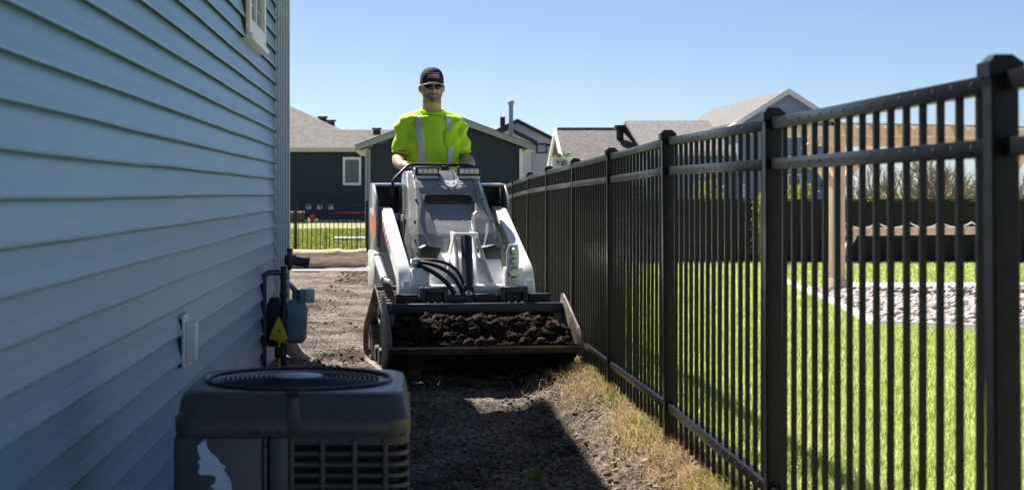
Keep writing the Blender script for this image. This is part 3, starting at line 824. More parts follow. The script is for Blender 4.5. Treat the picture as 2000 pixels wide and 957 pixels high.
# curve of the bright ridges either side
ridge = np.interp(zz, [.70, .76, .83, .90, .97, 1.04, 1.10, 1.16, 1.23, 1.33], [.075, .120, .175, .205, .222, .205, .185, .185, .200, .215])
inner = 1 - sstep(-.004, .004, np.abs(Xh) - ridge)
top_fade = 1 - sstep(1.175, 1.20, zz)
dep = .020 * inner * (1 - .65 * sstep(1.17, 1.21, zz))
# rounded shoulders
dep += .075 * sstep(.80, 1.0, np.abs(U)) ** 1.6
# sunk intake: upper dark throat and sloping scoop below
thr_w = np.interp(zz, [.86, .90, 1.03, 1.045, 1.10, 1.16], [.085, .125, .145, .165, .172, .145])
thr = 1 - sstep(-.012, .004, np.abs(Xh) - thr_w)
scoop = sstep(.868, 1.045, zz) * (1 - sstep(1.146, 1.152, zz))
dep += thr * scoop * .058
low = (1 - sstep(.050, .085, np.abs(Xh))) * (1 - sstep(.85, .872, zz)) * .03
dep += low
# lamp pockets at the crown
for xc in (-.122, .150):
    dep += .05 * (1 - sstep(.078, .092, np.abs(Xh - xc))) * sstep(1.243, 1.262, zz)
Yh = yb_ + dep
front = np.stack([Xh, Yh, zz], -1).reshape(-1, 3)
Fq = grid_faces(NV, NU)
extra = []; ef = []
def edge_strip(idx, back):
    o = len(front) + len(extra)
    pts = front[idx].copy(); extra.extend([tuple(back(p)) for p in pts])
    for i in range(len(idx) - 1): ef.append((idx[i], idx[i + 1], o + i + 1, o + i))
Li = np.arange(NV) * NU; Ri = Li + NU - 1; Ti = (NV - 1) * NU + np.arange(NU); Bi = np.arange(NU)
edge_strip(Li, lambda p: (p[0] - .012, .46, p[2])); edge_strip(Ri, lambda p: (p[0] + .012, .46, p[2]))
edge_strip(Ti, lambda p: (p[0], .46, p[2] - .012)); edge_strip(Bi, lambda p: (p[0], .0, p[2] - .02))
hm = np_mesh('hood', np.concatenate([front, np.array(extra)]), np.concatenate([Fq, np.array(ef)]), M['hood'], True)
bm = bmesh.new(); bm.from_mesh(hm); bmesh.ops.recalc_face_normals(bm, faces=bm.faces); bm.to_mesh(hm); bm.free()
hood = link('hood', hm, ml)
w_ = hood.modifiers.new('edges', 'EDGE_SPLIT'); w_.split_angle = R(38)
hood_bvh = BVHTree.FromPolygons([tuple(p) for p in hm.vertices[:] and [vv.co[:] for vv in hm.vertices]], [tuple(p.vertices) for p in hm.polygons])
def on_hood(x, z, off=.004):
    hit = hood_bvh.ray_cast(Vector((x, -1.5, z)), Vector((0, 1, 0)))
    return (x, (hit[0].y if hit[0] else 0) - off, z)
# intake grille slats inside the throat
for k in range(4):
    q = MB(); q.bb(-.150, .150, on_hood(0, 1.10)[1] - .004, on_hood(0, 1.10)[1] + .012, 1.075 + k * .018, 1.083 + k * .018); q.build('intake_slat', M['black'], hood)
q = MB(); q.bb(-.150, .150, on_hood(0, 1.115)[1] - .004, on_hood(0, 1.115)[1] + .05, 1.068, 1.142); q.build('intake_screen', M['black'], hood)
# emblem: silver cat head with whiskers
em = MB()
cat_h = [(-.040, .034), (-.026, .030), (-.014, .033), (.0, .030), (.014, .033), (.026, .030), (.040, .034), (.042, .014), (.034, .002), (.020, -.004), (.010, -.012), (.0, -.009), (-.010, -.012), (-.020, -.004), (-.034, .002), (-.042, .014)]
bits = [cat_h, [(-.010, -.016), (.010, -.016), (.006, -.028), (-.006, -.028)],
        [(-.080, .012), (-.046, .010), (-.044, .002), (-.070, .006)], [(-.072, -.006), (-.042, -.002), (-.036, -.010), (-.060, -.013)], [(-.056, -.022), (-.032, -.012), (-.024, -.020), (-.044, -.028)],
        [(.080, .012), (.046, .010), (.044, .002), (.070, .006)], [(.072, -.006), (.042, -.002), (.036, -.010), (.060, -.013)], [(.056, -.022), (.032, -.012), (.024, -.020), (.044, -.028)]]
for poly in bits:
    n = len(poly); pts = [on_hood(.030 + a * 1.1, 1.218 + b * 1.05, .009) for a, b in poly]
    em.add(pts + [(p[0], p[1] + .016, p[2]) for p in pts], [list(range(n))] + [(i, (i + 1) % n, n + (i + 1) % n, n + i) for i in range(n)])
emo = em.build('emblem', M['silver'], hood); tag(emo, 'silver cat head emblem')
ey = MB()
for s in (-1, 1):
    pts = [on_hood(.030 + s * a * 1.1, 1.218 + b, .0102) for a, b in ((.010, .010), (.028, .018), (.026, .012), (.014, .006))]
    ey.add(pts, [(0, 1, 2, 3)])
ey.build('emblem_eyes', M['black'], emo)
for bx0, bz0 in ((-.262, .78), (-.268, .86), (-.255, .98), (.262, .78), (.268, .86), (.255, .98), (-.225, 1.12), (.225, 1.12)):
    p = on_hood(bx0, bz0, .0); q = MB(); q.cyl((p[0], p[1] - .006, p[2]), (p[0], p[1] + .01, p[2]), .008, 8); q.build('hood_bolt', M['black'], hood)
# dark corner openings under the hood and side vents
for s in (-1, 1):
    q = MB(); q.prism([(s * .262, .735), (s * .262, .815), (s * .225, .835), (s * .120, .815), (s * .155, .735)], -.335, -.10, 'y'); q.build('corner_opening', M['black'], ml, bev=.006)
    q = MB(); q.bb(s * .296, s * .306, .10, .42, .76, 1.02); q.build('side_vent_panel', mat('perforated_side_panel', (.20, .19, .18), .5, var=.2, vscale=30), hood, bev=.004)
    for k in range(6):
        q = MB(); q.bb(s * .304, s * .3095, .13 + k * .045, .15 + k * .045, .80, .98); q.build('vent_slot', M['black'], hood)
# console and side shields behind the hood
q = MB(); q.prism([(.40, .62), (.40, 1.27), (.50, 1.30), (.60, 1.22), (.66, .62)], -.235, .235, 'x'); q.build('console', M['black'], ml, bev=.01)
for s in (-1, 1):
    q = MB(); q.prism([(.28, .78), (.64, .78), (.66, 1.10), (.60, 1.235), (.44, 1.225), (.30, 1.12), (.26, .95)], s * .448, s * .462, 'x')
    so = q.build('side_shield', M['hood'], ml, bev=.003)
    q = MB(); q.bb(s * .262, s * .447, .585, .60, .79, 1.22); q.build('shield_back', M['black'], so)
    q = MB(); q.prism([(.44, 1.226), (.60, 1.236), (.60, 1.222), (.44, 1.212)], s * .262, s * .4475, 'x'); q.build('shield_top', M['hood'], so)
    xo = s * .4645
    q = MB(); q.prism([(.30, .86), (.62, .92), (.63, 1.06), (.50, 1.02), (.34, 1.10), (.28, .97)], xo - .001, xo + .001, 'x'); q.build('shield_decal', M['orange'], so)
    q = MB(); q.prism([(.36, 1.03), (.44, 1.0), (.52, 1.03), (.60, 1.01), (.60, 1.05), (.52, 1.07), (.44, 1.04), (.37, 1.07)], xo - .0022 if s < 0 else xo + .0012, xo - .0012 if s < 0 else xo + .0022, 'x'); q.build('decal_lettering', M['decal_white'], so)
# lift arms
def arm(s):
    a = MB()
    top = [(.46, 1.02), (.40, 1.075), (.28, 1.06), (-.44, .735), (-.53, .69), (-.58, .60), (-.60, .50)]
    bot = [(.46, .93), (.34, .93), (.24, .94), (-.34, .66), (-.42, .62), (-.46, .56), (-.47, .50)]
    x0, x1 = s * .352, s * .432
    a.rings([[(x0, t[0], t[1]), (x1, t[0], t[1]), (x1, b_[0], b_[1]), (x0, b_[0], b_[1])] for t, b_ in zip(top, bot)])
    return a
for s in (-1, 1):
    ao = arm(s).build('lift_arm', M['white_paint'], ml, bev=.008)
    q = MB(); q.bb(s * .240, s * .351, -.585, -.50, .47, .70); q.build('arm_gusset', M['white_paint'], ao, bev=.008)
    q = MB(); q.bb(s * .37, s * .41, -.6105, -.602, .50, .62); q.build('arm_wear_strip', M['white_paint'], ao)
    q = MB(); q.bb(s * .30, s * .43, .36, .50, .76, 1.00); q.build('arm_tower', M['white_paint'], ao, bev=.01)
    q = MB(); q.cyl((s * .437, .40, 1.0), (s * .29, .40, 1.0), .035, 16); q.build('pivot_pin', M['chrome'], ao, smooth=True)
    # lettering on the arm's outer flank
    lt = MB(); xo = s * .4332
    def flank(t, w):                       # t along the arm from the pivot, w across
        y = .24 + (-.40 - .24) * t; zc = .99 + (.69 - .99) * t
        return (y + w * .41, zc + w * .91)
    for (t0, t1, w0, w1) in ((.18, .21, -.03, .045), (.12, .28, .018, .032), (.33, .36, -.032, .03), (.36, .44, .018, .03), (.36, .43, -.032, -.02), (.42, .45, -.02, .02), (.50, .53, -.032, .03), (.53, .60, -.006, .006), (.60, .63, -.032, .03)):
        lt.prism([flank(t0, w0), flank(t1, w0), flank(t1, w1), flank(t0, w1)], xo, xo + s * .0015, 'x')
    lt.build('arm_lettering', M['red_orange'], ao)
    # lift cylinder
    q = MB(); q.cyl((s * .462, .26, .735), (s * .452, -.05, .60), .026, 14); cy = q.build('lift_cylinder', M['trim_grey'], ml, smooth=True)
    q = MB(); q.cyl((s * .452, -.04, .602), (s * .445, -.30, .60), .015, 12); q.build('rod', M['chrome'], cy, smooth=True)
    q = MB(); q.cyl((s * .482, .26, .735), (s * .436, .26, .735), .034, 14); q.build('pin_boss', M['white_paint'], cy, bev=.004)
q = MB(); q.cyl((-.25, -.53, .56), (.25, -.53, .56), .035, 16); q.build('cross_tube', M['white_paint'], ml, smooth=True)
# right hand coupler post with three round fittings
q = MB(); q.prism([(.245, .50), (.245, .80), (.262, .845), (.318, .845), (.325, .80), (.325, .50)], -.60, -.588, 'y'); cpz = q.build('coupler_plate', M['white_paint'], ml, bev=.004)
for z, r in ((.805, .021), (.742, .019), (.672, .030)):
    q = MB(); q.lathe([(.001, -.650), (r * .75, -.650), (r * .85, -.640), (r, -.632), (r, -.612), (r * 1.25, -.610), (r * 1.25, -.6)], (.288, 0, z), 'y', 18); q.build('hydraulic_coupler', M['chrome'], cpz, smooth=True)
# tilt cylinder with its bracket
q = MB()
for s in (-1, 1):
    q.prism([(-.20, .92), (-.36, .915), (-.44, .74), (-.52, .48), (-.30, .48)], .025 + s * .062 - .007, .025 + s * .062 + .007, 'x')
tb = q.build('tilt_bracket', M['white_paint'], ml, bev=.003)
for s in (-1, 1):
    q = MB(); q.add([(.025 + s * .068, -.36, .915), (.025 + s * .068, -.30, .915), (.025 + s * .155, -.35, .60), (.025 + s * .155, -.502, .60)], [(0, 1, 2, 3)])
    q.add([(.025 + s * .072, -.34, .905), (.025 + s * .15, -.44, .605), (.025 + s * .15, -.30, .605)], [(0, 1, 2)])
    o = q.build('bracket_wing', M['white_paint'], tb); so_ = o.modifiers.new('thick', 'SOLIDIFY'); so_.thickness = .006
q = MB(); q.cyl((-.055, -.375, .895), (.105, -.375, .895), .017, 14); q.build('top_pin', M['white_paint'], tb, smooth=True)
q = MB(); q.bb(-.05, .10, -.40, -.33, .882, .912); q.build('pin_cap', M['white_paint'], tb, bev=.006)
q = MB(); q.cyl((.025, -.40, .88), (.0, -.615, .56), .036, 20); tc_ = q.build('tilt_cylinder', M['attach'], ml, smooth=True)
q = MB(); q.cyl((.0, -.60, .58), (-.006, -.66, .49), .02, 14); q.build('rod', M['chrome'], tc_, smooth=True)
# hoses
def bez(a, b, c, d, n=16):
    a, b, c, d = map(Vector, (a, b, c, d)); return [((1 - t) ** 3) * a + 3 * t * (1 - t) ** 2 * b + 3 * t * t * (1 - t) * c + t ** 3 * d for t in [i / n for i in range(n + 1)]]
for a, b_, c, d, r in (((-.30, -.54, .735), (-.20, -.64, .735), (-.08, -.66, .67), (-.045, -.665, .54), .0135),
                       ((-.31, -.54, .715), (-.20, -.66, .68), (-.12, -.68, .60), (-.075, -.665, .50), .0145),
                       ((-.29, -.52, .745), (-.16, -.60, .76), (-.06, -.60, .72), (-.035, -.62, .60), .011)):
    q = MB(); q.tube(bez(a, b_, c, d), r, 9); ho = q.build('hose', M['rubber_dark'], ml, smooth=True)
    q = MB(); q.cyl(a, (a[0] - .035, a[1] + .02, a[2] + .006), r * 1.25, 10); q.cyl(d, (d[0], d[1] + .01, d[2] - .03), r * 1.3, 10); q.build('hose_fitting', M['chrome'], ho, smooth=True)
q = MB(); q.bb(-.35, -.28, -.55, -.50, .70, .755); q.build('manifold_block', M['chrome'], ml, bev=.006)
# quick attach plate
q = MB(); q.bb(-.375, .375, -.675, -.645, .33, .535); qa = q.build('attach_plate', M['attach'], ml, bev=.006)
for xc in (-.236, .264):
    q = MB()
    q.bb(xc - .087, xc - .056, -.735, -.66, .44, .588); q.bb(xc + .056, xc + .087, -.735, -.66, .44, .588); q.bb(xc - .056, xc + .056, -.735, -.66, .555, .588); q.bb(xc - .056, xc + .056, -.70, -.66, .44, .555)
    mo_ = q.build('attach_ear', M['attach'], qa, bev=.004)
    q = MB(); q.bb(xc - .045, xc + .045, -.725, -.70, .505, .54); q.build('ear_recess', M['black'], mo_)
    for k in range(3):
        q = MB(); q.cyl((xc - .05 + k * .042, -.79, .4895), (xc - .05 + k * .042, -.79, .503), .011, 10); q.build('bolt', M['chrome'], mo_)
for xc in (-.40, -.10, .10, .43):
    q = MB(); q.bb(xc - .07, xc + .07, -.72, -.68, .485, .545); q.build('attach_stop', M['black'], qa, bev=.004)
# bucket
HW = .553
def bx_(y): return HW + .012 * max(0, (-.75 - y) / .45)
bk = MB()
prof = [(-1.225, .268), (-1.20, .262), (-.93, .125), (-.85, .095), (-.775, .115), (-.745, .18), (-.745, .485), (-.815, .492)]
inn = [(-1.222, .276), (-1.195, .272), (-.93, .138), (-.86, .110), (-.79, .128), (-.76, .185), (-.76, .44), (-.815, .44)]
for i in range(len(prof) - 1):
    pass
ringL = []
for xs_ in (-1, 1):
    ringL.append([(xs_ * (bx_(p[0]) - .004), p[0], p[1]) for p in prof + inn[::-1]])
bk.rings(ringL)
bko = bk.build('bucket', M['bucket_under'], ml)
for s in (-1, 1):
    q = MB()
    poly = [(-.745, .20), (-.745, .49), (-.765, .545), (-.80, .55), (-.90, .505), (-1.13, .375), (-1.195, .325), (-1.232, .262), (-1.19, .252), (-.93, .115), (-.85, .083), (-.775, .10)]
    n = len(poly); t = .011
    vs_ = [(s * (bx_(p[0]) - .002), p[0], p[1]) for p in poly] + [(s * (bx_(p[0]) + t), p[0], p[1]) for p in poly]
    q.add(vs_, [list(range(n))[::-1], list(range(n, 2 * n))] + [(i, (i + 1) % n, n + (i + 1) % n, n + i) for i in range(n)])
    q.build('bucket_side', M['bucket'], bko, bev=.002)
    q = MB(); q.bb(s * (HW - .06), s * (HW - .004), -.80, -.762, .20, .44); q.build('corner_gusset', M['bucket'], bko)
q = MB(); q.bb(-HW + .006, HW - .006, -.822, -.765, .435, .494); q.build('top_bar', M['attach'], bko, bev=.005)
q = MB(); q.prism([(-1.236, .262), (-1.236, .271), (-1.13, .228), (-1.13, .218)], -HW - .010, HW + .010, 'x'); q.build('cutting_edge', M['bucket'], bko)
# work lamps and handle bar
for xc in (-.114, .172):
    q = MB(); q.bb(xc - .080, xc + .080, .275, .325, 1.283, 1.345); lo = q.build('work_lamp', M['black'], ml, bev=.007)
    q = MB(); q.bb(xc - .068, xc + .068, .270, .276, 1.295, 1.334); q.build('lamp_lens', M['lens'], lo, bev=.002)
    for k in range(4):
        q = MB(); q.lathe([(.001, .2665), (.012, .2665), (.0145, .270)], (xc - .051 + k * .034, 0, 1.3145), 'y', 12); q.build('lamp_cell', M['silver'], lo, smooth=True)
    q = MB(); q.bb(xc - .075, xc + .075, .27, .33, 1.262, 1.2815); q.build('lamp_fins', M['trim_grey'], lo, bev=.003)
    q = MB(); q.bb(xc - .012, xc + .012, .29, .33, 1.245, 1.262); q.build('lamp_foot', M['black'], lo)
hb = [(-.345, .36, 1.13), (-.34, .36, 1.235), (-.325, .37, 1.262), (-.235, .42, 1.345), (-.21, .43, 1.358), (-.18, .44, 1.361), (.19, .44, 1.356), (.225, .43, 1.348), (.238, .42, 1.325), (.238, .42, 1.25)]
q = MB(); q.tube(hb, .0115, 10); hbo = q.build('handle_bar', M['black'], ml, smooth=True)
q = MB(); q.bb(.005, .055, .40, .46, 1.27, 1.352); q.build('bar_bracket', M['black'], hbo, bev=.004)
for s in (-1, 1):
    q = MB(); q.tube([(s * .21, .54, 1.24), (s * .21, .53, 1.31), (s * .21, .50, 1.345)], [.014, .012, .018], 10); q.build('control_lever', M['black'], ml, smooth=True)
# platform
q = MB(); q.bb(-.27, .27, .70, 1.12, .165, .195); q.build('platform', M['black'], ml, bev=.005)
q = MB(); q.bb(-.30, .30, .621, .69, .12, .75); q.build('rear_panel', M['black'], ml, bev=.008)
for s in (-1, 1):
    q = MB(); q.bb(s * .20, s * .24, .60, .98, .13, .1645); q.build('platform_arm', M['black'], ml)

# the soil in the bucket: a lumpy heap
n = 90
xs = np.linspace(-HW + .012, HW - .012, 150); ys = np.linspace(-1.205, -.775, 70)
Xs, Ys = np.meshgrid(xs, ys)
floor = np.interp(Ys, [-1.225, -1.195, -.93, -.86, -.76], [.276, .272, .138, .11, .185])
t = (Ys + 1.205) / (.43)
heap = .272 + .115 * sstep(0, .55, t) - .03 * sstep(.7, 1, t) + (fbm(Xs * 6, Ys * 6, 3, 71) - .45) * .07 + (fbm(Xs * 25, Ys * 25, 3, 81) - .45) * .045
heap -= .06 * sstep(HW - .12, HW, np.abs(Xs)) + .03 * sstep(.2, .55, Xs)
Zs = np.maximum(heap, floor + .004)
sm = np_mesh('bucket_soil', np.stack([Xs, Ys, Zs], -1).reshape(-1, 3), grid_faces(70, 150), M['soil'])
soil = link('bucket_soil', sm); soil.location = (LX, LY, LZ); soil.rotation_euler = (0, 0, LROT)
tag(soil, 'heaped dark crumbly soil filling the loader bucket', 'soil', kind='stuff')
nb = 6400
cx = rng.uniform(-HW + .03, HW - .03, nb); cyy = rng.uniform(-1.19, -.80, nb)
ci = np.clip(((cyy + 1.205) / .43 * 69).astype(int), 0, 69); cj = np.clip(((cx + HW - .012) / (2 * HW - .024) * 149).astype(int), 0, 149)
cr = np.where(rng.random(nb) < .035, rng.uniform(.018, .040, nb), .003 + .012 * rng.random(nb) ** 2.2)
cl = clod_mesh('bucket_clods', np.stack([cx, cyy, Zs[ci, cj] + cr * .3], 1), cr, M['soil'], .85, .34, fine=True)
co_ = link('bucket_clods', cl); co_.location = (LX, LY, LZ); co_.rotation_euler = (0, 0, LROT)
tag(co_, 'loose dark clods on top of the soil in the bucket', 'soil', kind='stuff')
# ---------------------------------------------------------------- the operator
def evaluated(ob):
    dg = bpy.context.evaluated_depsgraph_get()
    me = bpy.data.meshes.new_from_object(ob.evaluated_get(dg))
    return me
def fuse(name, mb, voxel, mat_, smooth_it=6):
    me = mb.mesh(name + '_raw', mat_)
    ob = link(name + '_raw', me)
    md = ob.modifiers.new('r', 'REMESH'); md.mode = 'VOXEL'; md.voxel_size = voxel
    ms = ob.modifiers.new('s', 'SMOOTH'); ms.iterations = smooth_it; ms.factor = .5
    out = evaluated(ob)
    bpy.data.objects.remove(ob); bpy.data.meshes.remove(me)
    out.name = name
    out.materials.clear(); out.materials.append(mat_)
    out.polygons.foreach_set('use_smooth', [True] * len(out.polygons))
    return out
def ell(mb, spec, seg=16, ax='z'):
    """loft of ellipses: (cx, cy, cz, rx, ry) stacked upwards"""
    mb.rings([[(c[0] + c[3] * math.cos(2 * math.pi * k / seg), c[1] + c[4] * math.sin(2 * math.pi * k / seg), c[2]) for k in range(seg)] for c in spec])
def limb(mb, pts, rad, seg=12):
    # subdivide the path for smooth bends
    P_ = [Vector(p) for p in pts]; path = []; rr = []
    for i in range(len(P_) - 1):
        for k in range(4):
            t = k / 4; a = P_[max(i - 1, 0)]; b = P_[i]; c = P_[i + 1]; d = P_[min(i + 2, len(P_) - 1)]
            path.append(.5 * ((2 * b) + (-a + c) * t + (2 * a - 5 * b + 4 * c - d) * t * t + (-a + 3 * b - 3 * c + d) * t ** 3)); rr.append(rad[i] + (rad[i + 1] - rad[i]) * t)
    path.append(P_[-1]); rr.append(rad[-1])
    mb.tube(path, rr, seg)

c8, s8 = math.cos(LROT), math.sin(LROT)
px_, py_ = .012, .86
man = thing('person', 'person in lime hi-vis t-shirt, dark cap and sunglasses standing at the loader controls', 'person',
            (LX + px_ * c8 - py_ * s8, LY + px_ * s8 + py_ * c8, LZ + .222), R(6))
HS = 1.0
b = MB()
# torso, pelvis
ell(b, [(0, .01, .80, .13, .10), (0, .01, .86, .165, .115), (0, .01, .95, .165, .115), (0, .0, 1.10, .150, .105), (0, 0, 1.25, .165, .115), (0, .0, 1.38, .165, .108), (0, .005, 1.44, .135, .09), (0, .01, 1.49, .085, .07), (0, .012, 1.535, .066, .064)])
# neck and head
ell(b, [(0, .012, 1.50, .074, .070), (0, .005, 1.56, .069, .066), (0, -.002, 1.61, .067, .065), (0, -.01, 1.66, .060, .06)])
hd = [(0, -.050, 1.578, .020, .030), (0, -.040, 1.590, .042, .052), (0, -.030, 1.612, .063, .072), (0, -.020, 1.640, .072, .087), (0, -.012, 1.670, .075, .095), (0, -.006, 1.705, .0755, .099), (0, -.002, 1.74, .077, .101), (0, 0, 1.77, .074, .097), (0, .002, 1.795, .062, .082), (0, .003, 1.815, .036, .05)]
ell(b, hd, 20)
# nose, brow, lips, ears
b.add([(0, -.097, 1.708), (-.009, -.098, 1.675), (.009, -.098, 1.675), (0, -.128, 1.667), (-.016, -.098, 1.656), (.016, -.098, 1.656), (0, -.11, 1.652), (0, -.085, 1.68)],
      [(0, 1, 3), (0, 3, 2), (1, 4, 3), (2, 3, 5), (3, 4, 6), (3, 6, 5), (0, 7, 1), (0, 2, 7), (1, 7, 4), (2, 5, 7), (4, 7, 6), (5, 6, 7)])
b.tube([(-.022, -.098, 1.631), (0, -.108, 1.634), (.022, -.098, 1.631)], [.004, .007, .004], 8)
b.tube([(-.019, -.095, 1.620), (0, -.104, 1.619), (.019, -.095, 1.620)], [.004, .0075, .004], 8)
b.tube([(-.035, -.094, 1.722), (0, -.103, 1.718), (.035, -.094, 1.722)], [.008, .009, .008], 8)
b.lathe([(.001, -.105), (.016, -.10), (.02, -.09), (.02, -.07)], (0, 0, 1.594), 'y', 10)
for s in (-1, 1):
    b.tube([(s * .073, .008, 1.655), (s * .083, .012, 1.675), (s * .087, .016, 1.70), (s * .078, .012, 1.715)], [.009, .013, .013, .007], 8)
# legs
for s in (-1, 1):
    limb(b, [(s * .085, .01, .92), (s * .10, .0, .70), (s * .105, -.02, .50), (s * .11, .01, .28), (s * .115, .02, .08)], [.098, .085, .06, .056, .042])
    limb(b, [(s * .115, .05, .045), (s * .118, -.05, .04), (s * .122, -.15, .03)], [.045, .042, .032])
# arms down to the control levers
hands = []
for s, hx in ((-1, -.205), (1, .215)):
    sh = (s * .140, .01, 1.43); elb = (s * .232, .035, 1.205); wr = (hx + s * .035, -.19, 1.135); pal = (hx, -.275, 1.125)
    limb(b, [sh, (s * .190, .02, 1.34), elb, ((elb[0] + wr[0]) / 2 + s * .01, (elb[1] + wr[1]) / 2, (elb[2] + wr[2]) / 2 - .002), wr], [.050, .047, .046, .046, .031])
    # palm
    limb(b, [wr, ((wr[0] + pal[0]) / 2, (wr[1] + pal[1]) / 2, (wr[2] + pal[2]) / 2 + .004), pal], [.030, .036, .034])
    for k in range(4):                                        # four fingers curl over the lever
        fx = pal[0] - s * .030 + s * .020 * k; L_ = (.95, 1.05, 1.0, .82)[k]
        limb(b, [(fx, pal[1] - .012, pal[2] + .012), (fx, pal[1] - .050 * L_, pal[2] + .012), (fx, pal[1] - .066 * L_, pal[2] - .016), (fx, pal[1] - .046 * L_, pal[2] - .036)], [.0105, .0098, .0090, .0078], 8)
    limb(b, [(pal[0] - s * .028, pal[1] + .025, pal[2]), (pal[0] - s * .050, pal[1] - .01, pal[2] - .014), (pal[0] - s * .046, pal[1] - .042, pal[2] - .026)], [.013, .011, .009], 8)
body = fuse('body', b, .0062, M['skin'], 4)
co = np.empty(len(body.vertices) * 3); body.vertices.foreach_get('co', co); co = co.reshape(-1, 3)
beard = sstep(1.655, 1.635, co[:, 2]) * sstep(1.575, 1.588, co[:, 2]) * sstep(.012, -.02, co[:, 1]) * .80
must = np.exp(-(((co[:, 2] - 1.644) / .008) ** 2)) * (np.abs(co[:, 0]) < .034) * (co[:, 1] < -.08) * .9
lip = np.exp(-(((co[:, 2] - 1.628) / .006) ** 2)) * (np.abs(co[:, 0]) < .022) * (co[:, 1] < -.085)
side = sstep(.045, .065, np.abs(co[:, 0])) * sstep(1.72, 1.68, co[:, 2]) * sstep(1.60, 1.62, co[:, 2]) * sstep(.01, -.03, co[:, 1]) * .6
val = np.clip(np.maximum.reduce([beard, must, side]) - .55 * lip, 0, 1)
att = body.attributes.new('stubble', 'FLOAT', 'POINT'); att.data.foreach_set('value', val.astype(np.float32))
bo_ = link('body', body, man)
# t-shirt
b = MB()
ell(b, [(0, .01, .86, .200, .142), (0, .01, .95, .195, .140), (0, .0, 1.10, .190, .138), (0, -.005, 1.22, .197, .145), (0, -.003, 1.34, .207, .146), (0, .0, 1.41, .198, .130), (0, .005, 1.465, .155, .108), (0, .010, 1.515, .105, .088), (0, .012, 1.552, .080, .078)], 28)
for s in (-1, 1):
    limb(b, [(s * .08, .01, 1.465), (s * .155, .012, 1.448), (s * .200, .015, 1.365), (s * .212, .018, 1.238)], [.072, .074, .073, .069], 16)
shirt = fuse('t_shirt', b, .009, M['shirt'], 8)
co = np.empty(len(shirt.vertices) * 3); shirt.vertices.foreach_get('co', co); co = co.reshape(-1, 3)
no = np.empty(len(shirt.vertices) * 3); shirt.vertices.foreach_get('normal', no); no = no.reshape(-1, 3)
x, y, z = co.T
fold = .007 * np.sin(z * 38 + 9 * np.abs(x) + 3 * fbm(x * 6 + 9, z * 6, 2, 2)) * sstep(.10, .16, np.abs(x)) + .022 * (fbm(x * 8 + 5, z * 5, 3, 4) - .45) + .009 * np.sin(x * 40 + z * 14 + 3 * fbm(x * 4, z * 4 + 7, 2, 6)) * sstep(1.36, 1.10, z)
fold += .010 * np.sin((z - np.abs(x) * 1.4) * 42 + 4 * fbm(x * 5 + 3, z * 5, 2, 14)) * sstep(.06, .12, np.abs(x)) * sstep(1.28, 1.36, z) * sstep(1.50, 1.44, z)
co = co + no * fold[:, None]
# neckline drops at the front
dz_ = -.050 * sstep(1.48, 1.55, z) * sstep(.03, -.06, y); co[:, 2] += dz_
shirt.vertices.foreach_set('co', co.ravel().astype(np.float32)); shirt.update()
sh_o = link('t_shirt', shirt, man)
svh = BVHTree.FromPolygons([tuple(p) for p in co], [tuple(p.vertices) for p in shirt.polygons])
def on_shirt(x, z, off, back=False):
    for k in range(14):
        hit = svh.ray_cast(Vector((x, 1 if back else -1, z)), Vector((0, -1 if back else 1, 0)))
        if hit[0]: return hit[0] + hit[1].normalized() * off * (1 if hit[1].y * (1 if back else -1) > 0 else -1)
        z -= .006
    return Vector((x, 0, z))
def strip(name, cl, w, mat_, parent, off=.0035, n=40, back=False):
    V = []; Fc = []
    for i in range(n + 1):
        t = i / n; j = t * (len(cl) - 1); k = min(int(j), len(cl) - 2); f = j - k
        cx = cl[k][0] + (cl[k + 1][0] - cl[k][0]) * f; cz = cl[k][1] + (cl[k + 1][1] - cl[k][1]) * f
        for m_ in range(5): V.append(on_shirt(cx - w / 2 + w * m_ / 4, cz, off, back))
    for i in range(n):
        for m_ in range(4): a = i * 5 + m_; Fc.append((a, a + 1, a + 6, a + 5))
    me = MB().add(V, Fc).mesh(name, mat_, True)
    o = link(name, me, parent); so = o.modifiers.new('thick', 'SOLIDIFY'); so.thickness = .0025; so.offset = 0
    return o
strip('lime_tape', [(-.108, 1.485), (-.098, 1.36), (-.088, 1.2), (-.085, 1.0)], .066, M['lime_edge'], sh_o, .0025)
strip('reflective_stripe', [(-.108, 1.487), (-.098, 1.36), (-.088, 1.2), (-.085, 1.0)], .046, M['reflect'], sh_o, .0055)
strip('lime_tape', [(.108, 1.485), (.115, 1.39)], .066, M['lime_edge'], sh_o, .0025)
strip('reflective_stripe', [(.108, 1.487), (.115, 1.385)], .046, M['reflect'], sh_o, .0055)
strip('lime_tape', [(.112, 1.275), (.110, 1.0)], .058, M['lime_edge'], sh_o, .0025)
strip('reflective_stripe', [(.112, 1.275), (.110, 1.0)], .040, M['reflect'], sh_o, .0055)
strip('chest_pocket', [(.118, 1.385), (.118, 1.275)], .100, mat('hi_vis_pocket', (.52, .84, .015), .8), sh_o, .0065, 16)
for xs_ in (-.105, .105): strip('reflective_stripe', [(xs_, 1.47), (xs_, 1.0)], .046, M['reflect'], sh_o, .004, back=True)
b = MB(); b.tube([(.078 * math.cos(a), .008 + .076 * math.sin(a), 1.537 + .028 * math.sin(a)) for a in [2 * math.pi * k / 24 for k in range(25)]], .0085, 8, cap=False)
b.build('collar', M['shirt'], sh_o, smooth=True)
for s in (-1, 1):
    b = MB(); b.tube([(s * .2125 + .069 * math.cos(a), .018 + .069 * math.sin(a), 1.229 + s * .012 * math.cos(a)) for a in [2 * math.pi * k / 24 for k in range(25)]], .006, 6, cap=False); b.build('sleeve_hem', M['shirt'], sh_o, smooth=True)
